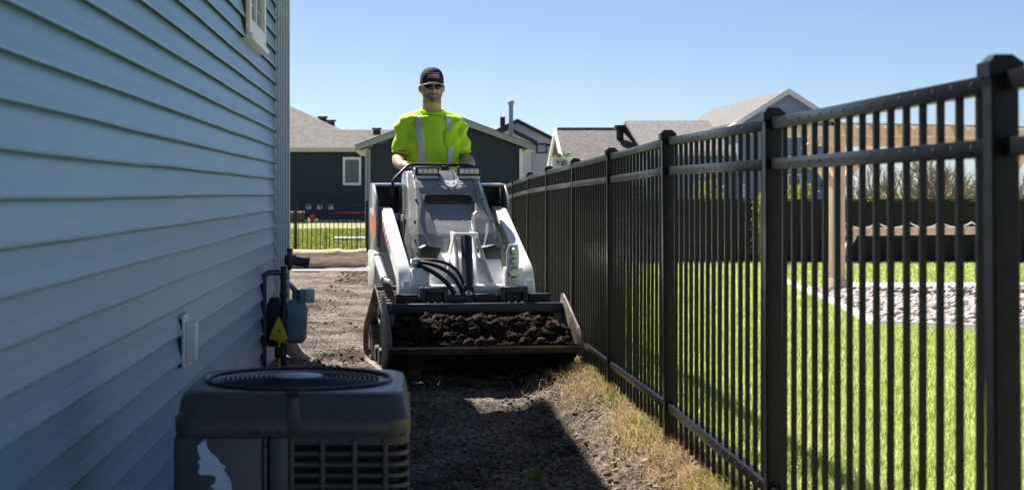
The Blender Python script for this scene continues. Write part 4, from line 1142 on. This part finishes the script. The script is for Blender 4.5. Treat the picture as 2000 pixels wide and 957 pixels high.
# trousers and boots
b = MB()
ell(b, [(0, .01, .80, .185, .128), (0, .01, .90, .178, .128), (0, .01, .98, .170, .122)], 20)
for s in (-1, 1): limb(b, [(s * .088, .01, .88), (s * .10, .0, .68), (s * .108, -.02, .50), (s * .112, .012, .28), (s * .116, .02, .09)], [.108, .098, .080, .075, .078])
tro = fuse('trousers', b, .011, M['denim'], 5); link('trousers', tro, man)
for s in (-1, 1):
    b = MB(); limb(b, [(s * .116, .07, .05), (s * .116, .02, .055), (s * .119, -.08, .045), (s * .122, -.165, .036)], [.048, .054, .047, .036]); limb(b, [(s * .116, .03, .05), (s * .116, .022, .15)], [.054, .055]); b.bb(s * .116 - .05, s * .116 + .05, -.20, .11, 0, .022)
    link('boot', fuse('boot', b, .009, M['leather'], 4), man)
# cap
b = MB(); seg = 32; rr = []
for t in range(10):
    a = R(90) * t / 9; r = math.cos(a); zc = 1.735 + .105 * math.sin(a) ** .9
    rr.append([((.0855 * max(r, .02) ** .72) * math.cos(2 * math.pi * k / seg), .004 + (.108 * max(r, .02) ** .72) * math.sin(2 * math.pi * k / seg), zc) for k in range(seg)])
rr.insert(0, [(.0865 * math.cos(2 * math.pi * k / seg), .004 + .1085 * math.sin(2 * math.pi * k / seg), 1.722) for k in range(seg)])
b.rings(rr); cap = b.build('cap', M['navy'], man, smooth=True)
b = MB(); V = []; Fc = []
for i in range(21):
    a = R(200 + 140 * i / 20)
    for j, (k1, k2, zz_) in enumerate(((1.0, 1.0, 0), (1.04, 1.32, .000), (1.05, 1.60, -.010))):
        xx = .083 * k1 * math.cos(a); yy_ = .004 + (.104 + (.104 * (k2 - 1)) * (abs(math.sin(a)) ** .8)) * math.sin(a)
        V.append((xx, yy_, 1.726 + zz_ - .012 * (abs(xx) / .083) ** 2))
for i in range(20):
    for j in range(2): q_ = i * 3 + j; Fc.append((q_, q_ + 1, q_ + 4, q_ + 3))
b.add(V, Fc); br = b.build('brim', M['navy'], cap, smooth=True); so = br.modifiers.new('t', 'SOLIDIFY'); so.thickness = .005
b = MB(); b.tube([V[i * 3 + 2] for i in range(21)], .0042, 8); b.build('brim_piping', M['cap_edge'], cap, smooth=True)
cvh = BVHTree.FromPolygons([v_.co[:] for v_ in cap.data.vertices], [tuple(p.vertices) for p in cap.data.polygons])
def on_cap(x, z, off):
    h_ = cvh.ray_cast(Vector((x, -1, z)), Vector((0, 1, 0))); return (x, (h_[0].y if h_[0] else -.1) - off, z)
def patch(nm, w, z0, z1, mt, off):
    V = [on_cap(-w / 2 + w * i / 6, z0 + (z1 - z0) * j / 3, off) for j in range(4) for i in range(7)]
    Fc = [(j * 7 + i, j * 7 + i + 1, j * 7 + i + 8, j * 7 + i + 7) for j in range(3) for i in range(6)]
    o = MB().add(V, Fc).build(nm, mt, cap); so = o.modifiers.new('t', 'SOLIDIFY'); so.thickness = .0015
patch('patch_border', .082, 1.757, 1.797, M['patch_white'], .003)
patch('patch', .072, 1.7615, 1.7925, M['patch_red'], .0050)
patch('patch_lettering', .060, 1.770, 1.782, M['patch_white'], .0068)
# sunglasses
b = MB()
for s in (-1, 1):
    ring = []
    for k in range(14):
        a = 2 * math.pi * k / 14; lx = s * (.037 + .031 * math.cos(a)); lz = 1.693 + .0185 * math.sin(a) - .004 * (math.cos(a) < 0)
        ring.append((lx, -.112 + .95 * (abs(lx)) ** 1.55, lz))
    c_ = (s * .037, -.114 + .003, 1.693)
    o_ = len(ring); b.add(ring + [c_], [(k, (k + 1) % 14, o_) for k in range(14)])
gl_ = b.build('sunglasses', M['shades'], man, smooth=True); so = gl_.modifiers.new('t', 'SOLIDIFY'); so.thickness = .003
b = MB(); b.tube([(-.066, -.097, 1.703), (-.037, -.113, 1.713), (0, -.116, 1.704), (.037, -.113, 1.713), (.066, -.097, 1.703)], .0032, 8)
for s in (-1, 1): b.tube([(s * .066, -.097, 1.703), (s * .078, -.06, 1.703), (s * .082, .01, 1.702)], .003, 6)
b.build('glasses_frame', M['black'], gl_, smooth=True)
# ---------------------------------------------------------------- foliage helper
def leaf_mesh(name, centre, rad, n, size, mat_, seed=0, clumps=14, hollow=.45):
    g = np.random.default_rng(seed)
    d = g.normal(size=(clumps, 3)); d /= np.linalg.norm(d, axis=1)[:, None]
    cc = d * g.uniform(hollow, .95, (clumps, 1))
    k = g.integers(0, clumps, n)
    p = cc[k] + g.normal(0, .20, (n, 3))
    p = p * np.array(rad) + np.array(centre)
    a = g.normal(size=(n, 3)); a /= np.linalg.norm(a, axis=1)[:, None]
    b_ = np.cross(a, g.normal(size=(n, 3))); b_ /= np.linalg.norm(b_, axis=1)[:, None]
    s = size * g.uniform(.6, 1.3, (n, 1))
    V = np.stack([p - a * s, p + b_ * s * .42, p + a * s, p - b_ * s * .42], 1).reshape(-1, 3)
    Fc = (np.arange(n) * 4)[:, None] + [0, 1, 2, 3]
    return np_mesh(name, V, Fc, mat_)
def shrub(name, label, cat, loc, rad, n, size, mat_, seed, group=None):
    t = thing(name, label, cat, loc, 0, group)
    rd = random.Random(seed); st = MB()
    for k in range(7):
        a = rd.uniform(0, 6.28); r = rd.uniform(.3, .8)
        st.tube([(0, 0, 0), (rad[0] * r * .4 * math.cos(a), rad[1] * r * .4 * math.sin(a), rad[2] * .7), (rad[0] * r * math.cos(a), rad[1] * r * math.sin(a), rad[2] * 1.5)], [.02, .013, .005], 5)
    st.build('stem', M['twig'], t)
    link('foliage', leaf_mesh('foliage', (0, 0, rad[2] * 1.05), rad, n, size, mat_, seed), t)
    return t

# ---------------------------------------------------------------- log on the walk
lg = thing('log', 'weathered barkless log lying on the concrete walk', 'log', (-1.25, 27.55, gzf(-1.2, 27.5) + .035))
V = []; nl = 40
rings_ = []
for i in range(nl + 1):
    x = -1.0 + 1.64 * i / nl; ring = []
    for k in range(18):
        a = 2 * math.pi * k / 18
        r = .165 * (1 + .05 * math.sin(3 * a + x * 2) + .10 * (vnoise(np.array([x * 5]), np.array([k * .6]), 3)[0] - .5))
        if 0.2 < x < .48 and 1.0 < a < 2.3: r *= .86
        ring.append((x, r * math.cos(a), .168 + .012 * math.sin(x * 3) + r * math.sin(a)))
    rings_.append(ring)
b = MB(); b.rings(rings_, close=False); b.build('trunk', M['bark'], lg, smooth=True)
b = MB(); b.add(rings_[-1], [list(range(18))]); b.add(rings_[0], [list(range(18))]); b.build('sawn_end', M['log_end'], lg)
for x, a in ((-.35, 1.2), (.30, 1.9)):
    b = MB(); b.tube([(x, .10 * math.cos(a), .148 + .10 * math.sin(a)), (x + .03, .185 * math.cos(a), .148 + .17 * math.sin(a))], [.04, .028], 8); b.build('branch_stub', M['bark'], lg)
# weeds
def weed(name, label, loc, n, h, seed):
    rd = random.Random(seed); t = thing(name, label, 'weed', loc)
    for k in range(n):
        a = rd.uniform(0, 6.28); d = Vector((math.cos(a), math.sin(a), 0)); s_ = Vector((-d.y, d.x, 0)); L_ = h * rd.uniform(.6, 1); r0 = d * .008
        b = MB(); pts = []
        for i in range(6):
            u_ = i / 5; c = r0 + d * (L_ * .55 * u_ ** 1.3) + Vector((0, 0, L_ * (u_ - .25 * u_ * u_))); w_ = L_ * .20 * math.sin(math.pi * min(.98, u_ * .9 + .1)); pts += [c - s_ * w_, c + Vector((0, 0, -.15 * w_)), c + s_ * w_]
        b.add(pts, [f for i in range(5) for f in ((i * 3, i * 3 + 1, i * 3 + 4, i * 3 + 3), (i * 3 + 1, i * 3 + 2, i * 3 + 5, i * 3 + 4))])
        b.build('leaf', M['leaf'], t, smooth=True)
    return t
weed('weed', 'small bright green weed sprouting in the shaded foreground dirt', (.588, 6.94, gzf(.58, 6.94)), 7, .085, 3)
weed('weed', 'tiny green sprout at the bottom left of the brighter foreground weed', (.545, 6.88, gzf(.54, 6.88)), 4, .045, 8)

# ---------------------------------------------------------------- small black fence behind the log
ff = thing('low_fence', 'short black picket fence between the log and the far lawn', 'fence', (0, 37.4, gzf(0, 37.4)))
kq = MB(); kq.bb(-.009, .009, -.009, .009, .02, 1.14); kq = kq.mesh('picket', M['fence_black'])
sq = MB(); sq.bb(-.009, .009, -.009, .009, .02, .62); sq = sq.mesh('short_picket', M['fence_black'])
x = -5.0; i = 0
while x < -.86:
    link('picket', kq, ff, (x, 0, 0))
    if i % 7 == 3: link('short_picket', sq, ff, (x + .035, 0, 0))
    x += .1035; i += 1
for z in (.05, 1.12):
    b = MB(); b.bb(-5.0, -.83, -.015, .015, z - .014, z + .014); b.build('rail', M['fence_black'], ff)
for x in (-4.3, -2.47, -.815):
    b = MB(); b.bb(x - .03, x + .03, -.03, .03, -.1, 1.20); b.box((x, 0, 1.215), (.075, .075, .03), taper=(.6, .6)); b.build('post', M['fence_black'], ff)

# ---------------------------------------------------------------- gabled shed behind the loader
SY = 38.0
sh = thing('shed', 'charcoal sided gabled shed with grey fascia behind the operator', 'shed', (1.018, SY, -.30))
SWH = 1.83; SZ = .30                         # half width; local z offset
ap = 3.045 + SZ; sl_ = .376
def roof_z(x): return ap - sl_ * abs(x)
b = MB(); b.prism([(-SWH, 0), (SWH, 0), (SWH, roof_z(SWH) - .17), (0, ap - .17), (-SWH, roof_z(SWH) - .17)], .02, 4.2, 'y'); b.build('wall', M['dark_siding'], sh)
k = 0
while True:
    z = .06 + k * .127; k += 1
    lim = (ap - .17 - (z + .127)) / sl_
    if lim < .1: break
    hw = min(SWH - .07, lim + .15)
    course('siding_board', 2 * hw, .127, .018, M['dark_siding'], sh, (-hw, .018, z), (0, 0, R(-90)))
for s in (-1, 1):
    b = MB(); b.bb(s * (SWH - .07), s * (SWH + .012), -.03, .06, 0, roof_z(SWH) - .18); b.build('corner_board', M['fascia'] if s < 0 else M['white_pvc'], sh)
    e = 2.108
    b = MB(); b.prism([(0, ap), (s * e, roof_z(e)), (s * e, roof_z(e) - .13), (0, ap - .165)], -.36, -.32, 'y'); b.build('fascia_board', M['fascia'], sh)
    b = MB(); b.prism([(0, ap + .012), (s * (e + .02), roof_z(e) + .008), (s * (e + .02), roof_z(e) - .02), (0, ap - .012)], -.375, 4.5, 'y'); b.build('roof_slope', M['shingle'], sh)
    b = MB(); b.bb(s * (SWH + .02), s * e, -.319, 4.4, roof_z(e) - .14, roof_z(e) - .12); b.build('soffit', M['fascia_lt'], sh)
b = MB(); b.cyl((1.70, 2.0, roof_z(1.7) - .1), (1.70, 2.0, 3.40 + SZ - .10), .055, 14); b.lathe([(.055, 3.60), (.075, 3.64), (.078, 3.72), (.05, 3.74), (.001, 3.74)], (1.70, 2.0, 0), 'z', 14); b.build('vent_pipe', M['galv'], sh, smooth=True)
b = MB(); b.cyl((-1.86, -.045, .02), (-1.86, -.045, 2.45), .03, 10); b.build('downspout', M['fascia'], sh, smooth=True)

# ---------------------------------------------------------------- dark house at the far left
dh = thing('dark_house', 'charcoal house with white window and brown grey hip roof beyond the far lawn', 'house', (0, 78, -.27))
b = MB(); b.bb(-16, 1.2, .03, 12, -.2, 3.34); b.build('wall', M['dark_siding'], dh)
sg = MB()
for k in range(22):
    z = .1 + k * .15; sg.add([(-16, -.012, z), (1.2, -.012, z), (1.2, .02, z + .15), (-16, .02, z + .15), (-16, .02, z - .004), (1.2, .02, z - .004)], [(0, 1, 2, 3), (4, 5, 1, 0)])
tag(sg.build('siding', M['dark_siding'], dh), kind='stuff')
b = MB(); e0, e1 = -16.5, -1.05
b.add([(e0, -.45, 3.58), (e1, -.45, 3.58), (e1, 12.5, 3.58), (e0, 12.5, 3.58), (-12, 6.0, 6.57), (-7.2, 6.0, 6.57)], [(0, 1, 5, 4), (1, 2, 5), (2, 3, 4, 5), (3, 0, 4), (3, 2, 1, 0)]); b.build('roof', M['shingle2'], dh)
b = MB(); b.bb(e0, e1, -.47, -.43, 3.40, 3.585); b.bb(e1 - .04, e1 + .002, -.43, 12, 3.40, 3.585); b.build('fascia', M['fascia_lt'], dh)
b = MB(); b.bb(e0, e1 - .05, -.42, .03, 3.38, 3.41); b.build('soffit', M['fascia_lt'], dh)
b = MB(); b.prism([(7.0, 3.4), (13.0, 3.4), (10.0, 4.85)], -5.5, 0.2, 'x'); b.build('rear_roof', M['shingle2'], dh)
for (px, py, Y) in ((630, 237, 82.6), (646, 244, 81.5), (736, 259, 86.5)):
    p = at(px, py, Y); b = MB(); b.box((p[0], p[1] - 78, p[2] + .27), (.40, .35, .28)); b.box((p[0], p[1] - 78, p[2] + .47), (.52, .45, .08)); b.build('roof_vent', M['black'], dh)
wx0, wx1 = -2.87, -1.98; wz0, wz1 = 1.5 + .27, 2.86 + .27
b = MB()
for q in ((wx0, wx0 + .11, wz0, wz1), (wx1 - .11, wx1, wz0, wz1), (wx0 + .11, wx1 - .11, wz0, wz0 + .12), (wx0 + .11, wx1 - .11, wz1 - .12, wz1)): b.bb(q[0], q[1], -.06, .02, q[2], q[3])
w_o = b.build('window', M['white_pvc'], dh)
M['shade_glass'] = mat('window_with_blind', (.10, .115, .12), .12, var=.15, vscale=3)
b = MB(); b.bb(wx0 + .11, wx1 - .11, -.02, .02, wz0 + .12, wz1 - .12); b.build('pane', M['shade_glass'], w_o)
for px in (602.5, 624.5, 646):
    p = at(px, 404.5, 77.9); b = MB(); b.box((p[0], -.05, p[2] + .27), (.25, .10, .22)); vo = b.build('wall_vent', M['white_pvc'], dh)
    b = MB(); b.box((p[0], -.11, p[2] + .25), (.18, .04, .05)); b.build('vent_flap', M['trim_grey'], vo)
b = MB(); b.bb(-16, 1.2, -.03, .02, -.1, .09); b.build('foundation', M['concrete'], dh)
# things along that wall
tk = thing('toy_truck', 'red toy truck parked on the far lawn before the dark house', 'toy truck', (at(611, 432, 75)[0], 75, -.25))
b = MB(); b.prism([(-.27, .09), (.27, .09), (.27, .20), (.14, .22), (.08, .34), (-.10, .34), (-.14, .22), (-.27, .22)], -.16, .16, 'y'); b.build('body', M['red'], tk, bev=.015)
for s in (-1, 1):
    for xq in (-.17, .17):
        b = MB(); b.lathe([(.02, -.04), (.08, -.04), (.09, 0), (.08, .04), (.02, .04)], (xq, s * .17, .09), 'y', 14); b.build('wheel', M['white_pvc'] if s < 0 else M['black'], tk, smooth=True)
tb_ = thing('garden_bench', 'long low bench with faded red board by the dark house', 'bench', (at(684, 432, 75.5)[0], 75.5, -.25))
b = MB(); b.bb(-.69, .69, -.18, .18, .42, .48); b.build('seat', M['pink_red'], tb_, bev=.01)
for xq in (-.6, -.2, .2, .6):
    b = MB(); b.bb(xq - .03, xq + .03, -.14, .14, 0, .42); b.build('leg', M['black'], tb_)
bxo = thing('planter_box', 'brown weathered wooden box at the edge of the far lawn', 'box', (at(576, 432, 74)[0], 74, -.25))
for k in range(3):
    b = MB(); b.bb(-.42, .42, -.3, -.27, .02 + k * .15, .155 + k * .15); b.build('plank', M['brown_box'], bxo)
b = MB(); b.bb(-.42, .42, -.265, .3, .02, .47); b.build('inner_box', M['brown_box'], bxo)
b = MB(); b.bb(-.45, .45, -.33, .33, .475, .52); b.build('lid', M['wood_pale'], bxo)

# ---------------------------------------------------------------- white house with black trim
wh = thing('white_house', 'white house with black edged twin gables behind the shed roof', 'house', (0, 108, -.4))
def gable_block(parent, x0, x1, y0, y1, eave, apex, wall, trim, roofm, over=.35, rakew=.22, pref=''):
    xm = (x0 + x1) / 2; h = (x1 - x0) / 2; sl2 = (apex - eave) / h
    b = MB(); b.prism([(x0, -.3), (x1, -.3), (x1, eave), (xm, apex), (x0, eave)], y0, y1, 'y'); b.build('wall', wall, parent)
    for s in (-1, 1):
        xe = h + over; ze = apex - sl2 * xe
        b = MB(); b.prism([(xm, apex + .14), (xm + s * xe, ze + .14), (xm + s * xe, ze - .02), (xm, apex - .02)], y0 - over, y1 + over, 'y'); ro = b.build('roof_slope', roofm, parent)
        b = MB(); b.prism([(xm, apex + .16), (xm + s * (xe + .03), ze + .16), (xm + s * (xe + .03), ze - rakew + .1), (xm, apex - rakew + .1)], y0 - over - .05, y0 - over - .004, 'y'); b.build('rake_board', trim, ro)
gable_block(wh, 5.5, 10.25, 2.0, 10, 5.2, 6.42, M['white_siding'], M['black'], M['shingle'])
gable_block(wh, 5.45, 8.7, 0.0, 1.9, 5.0, 5.82, M['white_siding'], M['black'], M['shingle'])
b = MB(); b.bb(5.5, 10.25, 1.93, 1.99, 4.70, 4.85); b.build('trim_band', M['black'], wh)
b = MB(); b.bb(8.75, 8.86, 1.90, 1.99, 0, 4.7); b.build('trim_post', M['black'], wh)
p0, p1 = at(1048, 300, 110), at(1068, 281, 110)
b = MB(); b.bb(p0[0] - .02, p1[0] + .02, 1.93, 1.99, p0[2] + .4, p1[2] + .42); wo_ = b.build('window', M['black'], wh)
b = MB(); b.bb(p0[0] + .08, p1[0] - .08, 1.91, 1.925, p0[2] + .5, p1[2] + .32); b.build('pane', mat('sky_lit_glass', (.35, .42, .42), .2), wo_)
b = MB(); b.bb(4.9, 10.4, 1.7, 1.9, 0, 2.0); b.build('porch_base', M['dark_siding'], wh)
b = MB(); b.box((7.15, 6, 6.55), (.35, .35, .7)); b.build('flue', M['black'], wh)

# ---------------------------------------------------------------- house with the long grey shingle roof
gh = thing('grey_roof_house', 'low house with long grey shingle roof and white rake boards', 'house', (0, 90, -.5))
rz_ = 4.71 + .5
def rzz(y): return rz_ - .45 * abs(y)
b = MB(); b.prism([(-7, rzz(7) - .1), (0, rz_), (7, rzz(7) - .1), (7, rzz(7) - .3), (0, rz_ - .2), (-7, rzz(7) - .3)], 8.65, 17, 'x'); b.build('roof', M['shingle'], gh)
b = MB(); b.prism([(-6.2, -.2), (6.2, -.2), (6.2, rzz(6.2) - .25), (0, rz_ - .25), (-6.2, rzz(6.2) - .25)], 9.2, 16.5, 'x'); b.build('wall', M['fascia_lt'], gh)
for s in (-1, 1):
    b = MB(); b.prism([(0, rz_ + .03), (s * 7.05, rzz(7.05) - .06), (s * 7.05, rzz(7.05) - .38), (0, rz_ - .30)], 8.52, 8.64, 'x'); b.build('rake_board', M['white_pvc'], gh)
p = at(1211, 262, 88.6)
b = MB(); b.cyl((p[0], p[1] - 90, p[2] + .2), (p[0], p[1] - 90, p[2] + .86), .20, 12); b.cyl((p[0], p[1] - 90, p[2] + .70), (p[0], p[1] - 90, p[2] + .98), .38, 12, .30); b.build('roof_vent', M['black'], gh, smooth=True)
b = MB(); b.bb(8.7, 17, -.08, .08, rz_ + .0, rz_ + .07); b.build('ridge_cap', M['shingle2'], gh)

# ---------------------------------------------------------------- slate blue house on the right
bh = thing('blue_house', 'tall slate blue gabled house behind the dark board fence', 'house', (0, 80, -.5))
b = MB(); XR, ZR = 19.26, 6.28 + .5
b.prism([(16.95, -.2), (21.55, -.2), (21.55, ZR - 1.55), (XR, ZR - .14), (16.95, ZR - 1.55)], .5, 19, 'y'); b.build('wall', M['blue_siding'], bh)
sg = MB()
for k in range(36):
    z = .1 + k * .16; hw = min(2.3, (ZR - .2 - z - .16) / .62)
    if hw < .1: break
    sg.add([(XR - hw, .46, z), (XR + hw, .46, z), (XR + hw, .49, z + .16), (XR - hw, .49, z + .16)], [(0, 1, 2, 3)])
tag(sg.build('siding', M['blue_siding'], bh), kind='stuff')
for s in (-1, 1):
    e = 2.62; ze = ZR - .64 * e
    b = MB(); b.prism([(XR, ZR + .02), (XR + s * e, ze + .02), (XR + s * e, ze - .14), (XR, ZR - .14)], 0, 19.5, 'y'); ro = b.build('roof_slope', M['shingle'], bh)
    b = MB(); b.prism([(XR, ZR + .05), (XR + s * (e + .03), ze + .04), (XR + s * (e + .03), ze - .22), (XR, ZR - .24)], -.06, -.004, 'y'); b.build('rake_board', M['trim_grey'], ro)
    b = MB(); b.bb(XR + s * 2.3, XR + s * e, .0, 19.4, ze - .2, ze - .145); b.build('soffit', M['fascia_lt'], ro)
# lower wing and entry gable
b = MB(); b.bb(12.6, 16.94, 2, 15, -.2, 3.6); b.build('wing_wall', M['blue_siding'], bh)
b = MB(); b.prism([(1.5, 3.55), (1.5, 3.72), (8.5, 5.6), (15.5, 3.72), (15.5, 3.55), (8.5, 5.4)], 12.3, 16.9, 'x'); b.build('wing_roof', M['shingle'], bh)
b = MB(); b.bb(12.3, 16.9, 1.42, 1.49, 3.5, 3.75); b.build('wing_fascia', M['white_pvc'], bh)
b = MB(); b.prism([(15.75, 4.62), (16.5, 5.10), (17.25, 4.62), (17.25, 4.47), (16.5, 4.93), (15.75, 4.47)], -.9, .0, 'y'); b.build('entry_gable', M['white_pvc'], bh)
b = MB(); b.prism([(15.95, 4.55), (16.5, 4.93), (17.05, 4.55)], -.6, .4, 'y'); b.build('entry_gable_wall', M['blue_siding'], bh)
for (pa, pb) in (((1537, 390), (1566, 340)), ((1448, 385), (1458, 360))):
    a, c = at(*pa, 80.4), at(*pb, 80.4); b = MB()
    zo = .5
    for q in ((a[0], a[0] + .1, a[2], c[2]), (c[0] - .1, c[0], a[2], c[2]), (a[0] + .1, c[0] - .1, a[2], a[2] + .1), (a[0] + .1, c[0] - .1, c[2] - .1, c[2]), (a[0] + .1, c[0] - .1, (a[2] + c[2]) / 2 - .04, (a[2] + c[2]) / 2 + .04)): b.bb(q[0], q[1], .36, .44, q[2] + zo, q[3] + zo)
    w2 = b.build('window', M['white_pvc'], bh); b = MB(); b.bb(a[0] + .1, c[0] - .1, .40, .43, a[2] + .1 + zo, c[2] - .1 + zo); b.build('pane', M['glass'], w2)
for (px, py, w, hh) in ((1552, 313, .75, .12), (1590, 333, .65, .12)):
    p = at(px, py, 80); b = MB(); b.box((p[0], .1, p[2] + .5), (w, .7, hh), (0, R(28), 0)); b.build('awning_roof', M['white_pvc'], bh)
p = at(1608, 360, 80.3); b = MB(); b.box((p[0], .38, p[2] + .5), (.16, .16, .34), taper=(.6, .6)); b.build('wall_lamp', M['black'], bh)

# ---------------------------------------------------------------- dark board fence across the neighbour lawn
pf = thing('board_fence', 'dark stained wooden board fence at the back of the lawn', 'fence', (0, 34, 0))
bmz = []
for k in range(3):
    q = MB(); q.bb(0, .143, -.011, .011, 0, 1.30 + .008 * k); bmz.append(q.mesh('board', M['privacy']))
x = 1.9; i = 0; rd = random.Random(3)
while x < 17:
    link('board', bmz[i % 3], pf, (x, rd.uniform(-.004, .004), gzf(x, 34) + .02)); x += .147; i += 1
for z in (.86, 1.12):
    b = MB(); b.bb(1.9, 17, -.052, -.013, gzf(5, 34) + z, gzf(5, 34) + z + .085); b.build('rail', M['privacy'], pf)
b = MB(); b.bb(1.9, 17, -.07, .05, gzf(5, 34) + 1.335, gzf(5, 34) + 1.365); b.build('cap_rail', M['privacy'], pf)
for x in np.arange(1.95, 17, 2.4):
    b = MB(); b.bb(x - .05, x + .05, .013, .11, gzf(5, 34) - .1, gzf(5, 34) + 1.33); b.build('post', M['privacy'], pf)

# shrubs and the bare bush by that fence
shrub('shrub', 'yellow green leafy shrub peeping over the dark fence left of the big post', 'shrub', (at(1378, 400, 36)[0], 36, -.45), (.55, .4, .95), 1500, .05, M['leaf_yellow'], 4)
shrub('shrub', 'yellow green climbing shrub spilling down the dark fence beside the big post', 'shrub', (at(1484, 430, 33.3)[0], 33.3, gzf(7, 33.3)), (.24, .22, .72), 900, .045, M['leaf_yellow'], 9)
shrub('shrub', 'green bush below the blue house window', 'shrub', (at(1552, 395, 70)[0], 70, -.5), (.9, .6, 1.0), 900, .10, M['leaf_yellow'], 14)
shrub('shrub', 'low bush at the far right under the bare branches', 'shrub', (at(1705, 400, 36.5)[0], 36.5, -.5), (.9, .4, .75), 1500, .05, M['leaf_yellow'], 19)
def bare_bush(label, px, Y, seed, wid, hgt):
    bt = thing('bare_bush', label, 'bush', (at(px, 420, Y)[0], Y, -.5), 0, 'bare bushes behind the board fence')
    rd = random.Random(seed); tw = MB()
    def grow(p, d, L_, r, lev):
        q = p + d * L_
        tw.tube([p, p + d * L_ * .5 + Vector((rd.uniform(-1, 1), rd.uniform(-1, 1), 0)) * L_ * .06, q], [r, r * .85, r * .65], 4, cap=False)
        if lev == 0: return
        for k in range(3 if lev > 1 else 4):
            nd = (d + Vector((rd.uniform(-1, 1), rd.uniform(-1, 1), rd.uniform(-.35, .7))) * .75).normalized()
            grow(p + d * L_ * rd.uniform(.45, 1), nd, L_ * rd.uniform(.55, .8), r * .66, lev - 1)
    for k in range(11):
        a = rd.uniform(0, 6.28); grow(Vector((rd.uniform(-wid, wid), rd.uniform(-.3, .3), 0)), Vector((math.cos(a) * .4, math.sin(a) * .4, 1)).normalized(), rd.uniform(.8, 1.1) * hgt, .036, 4)
    tw.build('branches', M['twig'], bt)
bare_bush('pale bare branched bush nearest the pergola post behind the dark fence', 1712, 37.5, 12, .9, 1.0)
bare_bush('tallest pale bare bush behind the dark fence right of the pergola', 1830, 38.2, 22, 1.0, 1.12)
bare_bush('rightmost pale bare bush behind the dark fence at the picture edge', 1945, 37.8, 32, .9, .95)
shrub('shrub', 'yellow green bush growing between the two bare bushes behind the dark fence', 'shrub', (at(1775, 400, 39.5)[0], 39.5, -.5), (1.1, .5, .95), 1900, .06, M['leaf_yellow'], 41)
shrub('shrub', 'broad green bush at the right picture edge behind the dark fence', 'shrub', (at(1900, 400, 40)[0], 40, -.5), (1.5, .5, 1.0), 2400, .06, M['leaf'], 43)
# little white slatted box with a vine, seen over the fence
vb = thing('slatted_box', 'small white slatted box topped with green vine beside the grey roof', 'planter', (at(1090, 340, 45)[0], 45, at(1090, 345, 45)[2]))
for k in range(7):
    z = .02 + k * .075; h = .24 - .012 * k
    b = MB(); b.bb(-h, h, -h, h, z, z + .058); b.build('slat', M['white_pvc'], vb)
b = MB(); b.bb(-.15, .15, -.15, .15, -1.6, .53); b.build('inner_post', M['trim_grey'], vb)
vn = thing('vine', 'green leafy vine sprawling over the small white slatted box', 'plant', (at(1095, 318, 44.9)[0], 44.9, at(1095, 318, 44.9)[2] ))
b = MB(); b.tube([(-.05, 0, -.05), (.1, 0, .1), (.30, 0, -.05), (.45, 0, -.3)], [.015, .012, .01, .006], 5); b.build('stem', M['twig'], vn)
link('leaves', leaf_mesh('leaves', (.05, 0, .07), (.38, .22, .24), 260, .055, M['leaf'], 31, 9, .2), vn)

# ---------------------------------------------------------------- pergola
pg = thing('pergola', 'pale timber pergola with braced posts over the neighbour patio', 'pergola', (5.47, 20.2, gzf(6, 20.5) + .0), R(22))
for x in (0, 2.6):
    b = MB(); b.bb(x - .075, x + .075, -.075, .075, -.3, 1.86); po = b.build('post', M['wood_pale'], pg, bev=.006)
    b = MB(); b.bb(x - .095, x + .095, -.095, .095, -.3, .16); b.build('post_base', M['wood_pale'], po, bev=.006)
    for s in (-1, 1):
        b = MB(); b.box((x + s * .27, 0, 1.58), (.66, .075, .09), (0, R(-50 * s), 0)); b.build('brace', M['wood_pale'], pg)
for y in (-.10, .10):
    b = MB(); b.bb(-.36, 3.2, y - .02, y + .02, 1.83, 1.95); b.build('beam', M['wood_pale'], pg, bev=.005)
for k in range(9):
    x = -.25 + k * .42; b = MB(); b.prism([(-.75, 1.953), (.75, 1.953), (.75, 2.02), (.68, 2.07), (-.68, 2.07), (-.75, 2.02)], x - .02, x + .02, 'x'); b.build('rafter', M['wood_pale'], pg)
for k in range(2):
    y = -.45 + k * .9; b = MB(); b.bb(-.33, 3.2, y - .02, y + .02, 2.072, 2.105); b.build('purlin', M['wood_pale'], pg)
b = MB(); b.bb(.076, 2.52, -.03, .03, .70, .80); b.build('rail', M['wood_pale'], pg, bev=.005)
b = MB(); b.box((.17, 0, .58), (.30, .06, .06), (0, R(-52), 0)); b.build('rail_brace', M['wood_pale'], pg)
for k in range(5):
    b = MB(); x = .1 + k * .5; b.tube([(x + .5 * t / 8, -.045, .86 - .06 * (1 - (2 * t / 8 - 1) ** 2)) for t in range(9)], .010, 6); b.build('cable_loop', M['white_pvc'], pg)
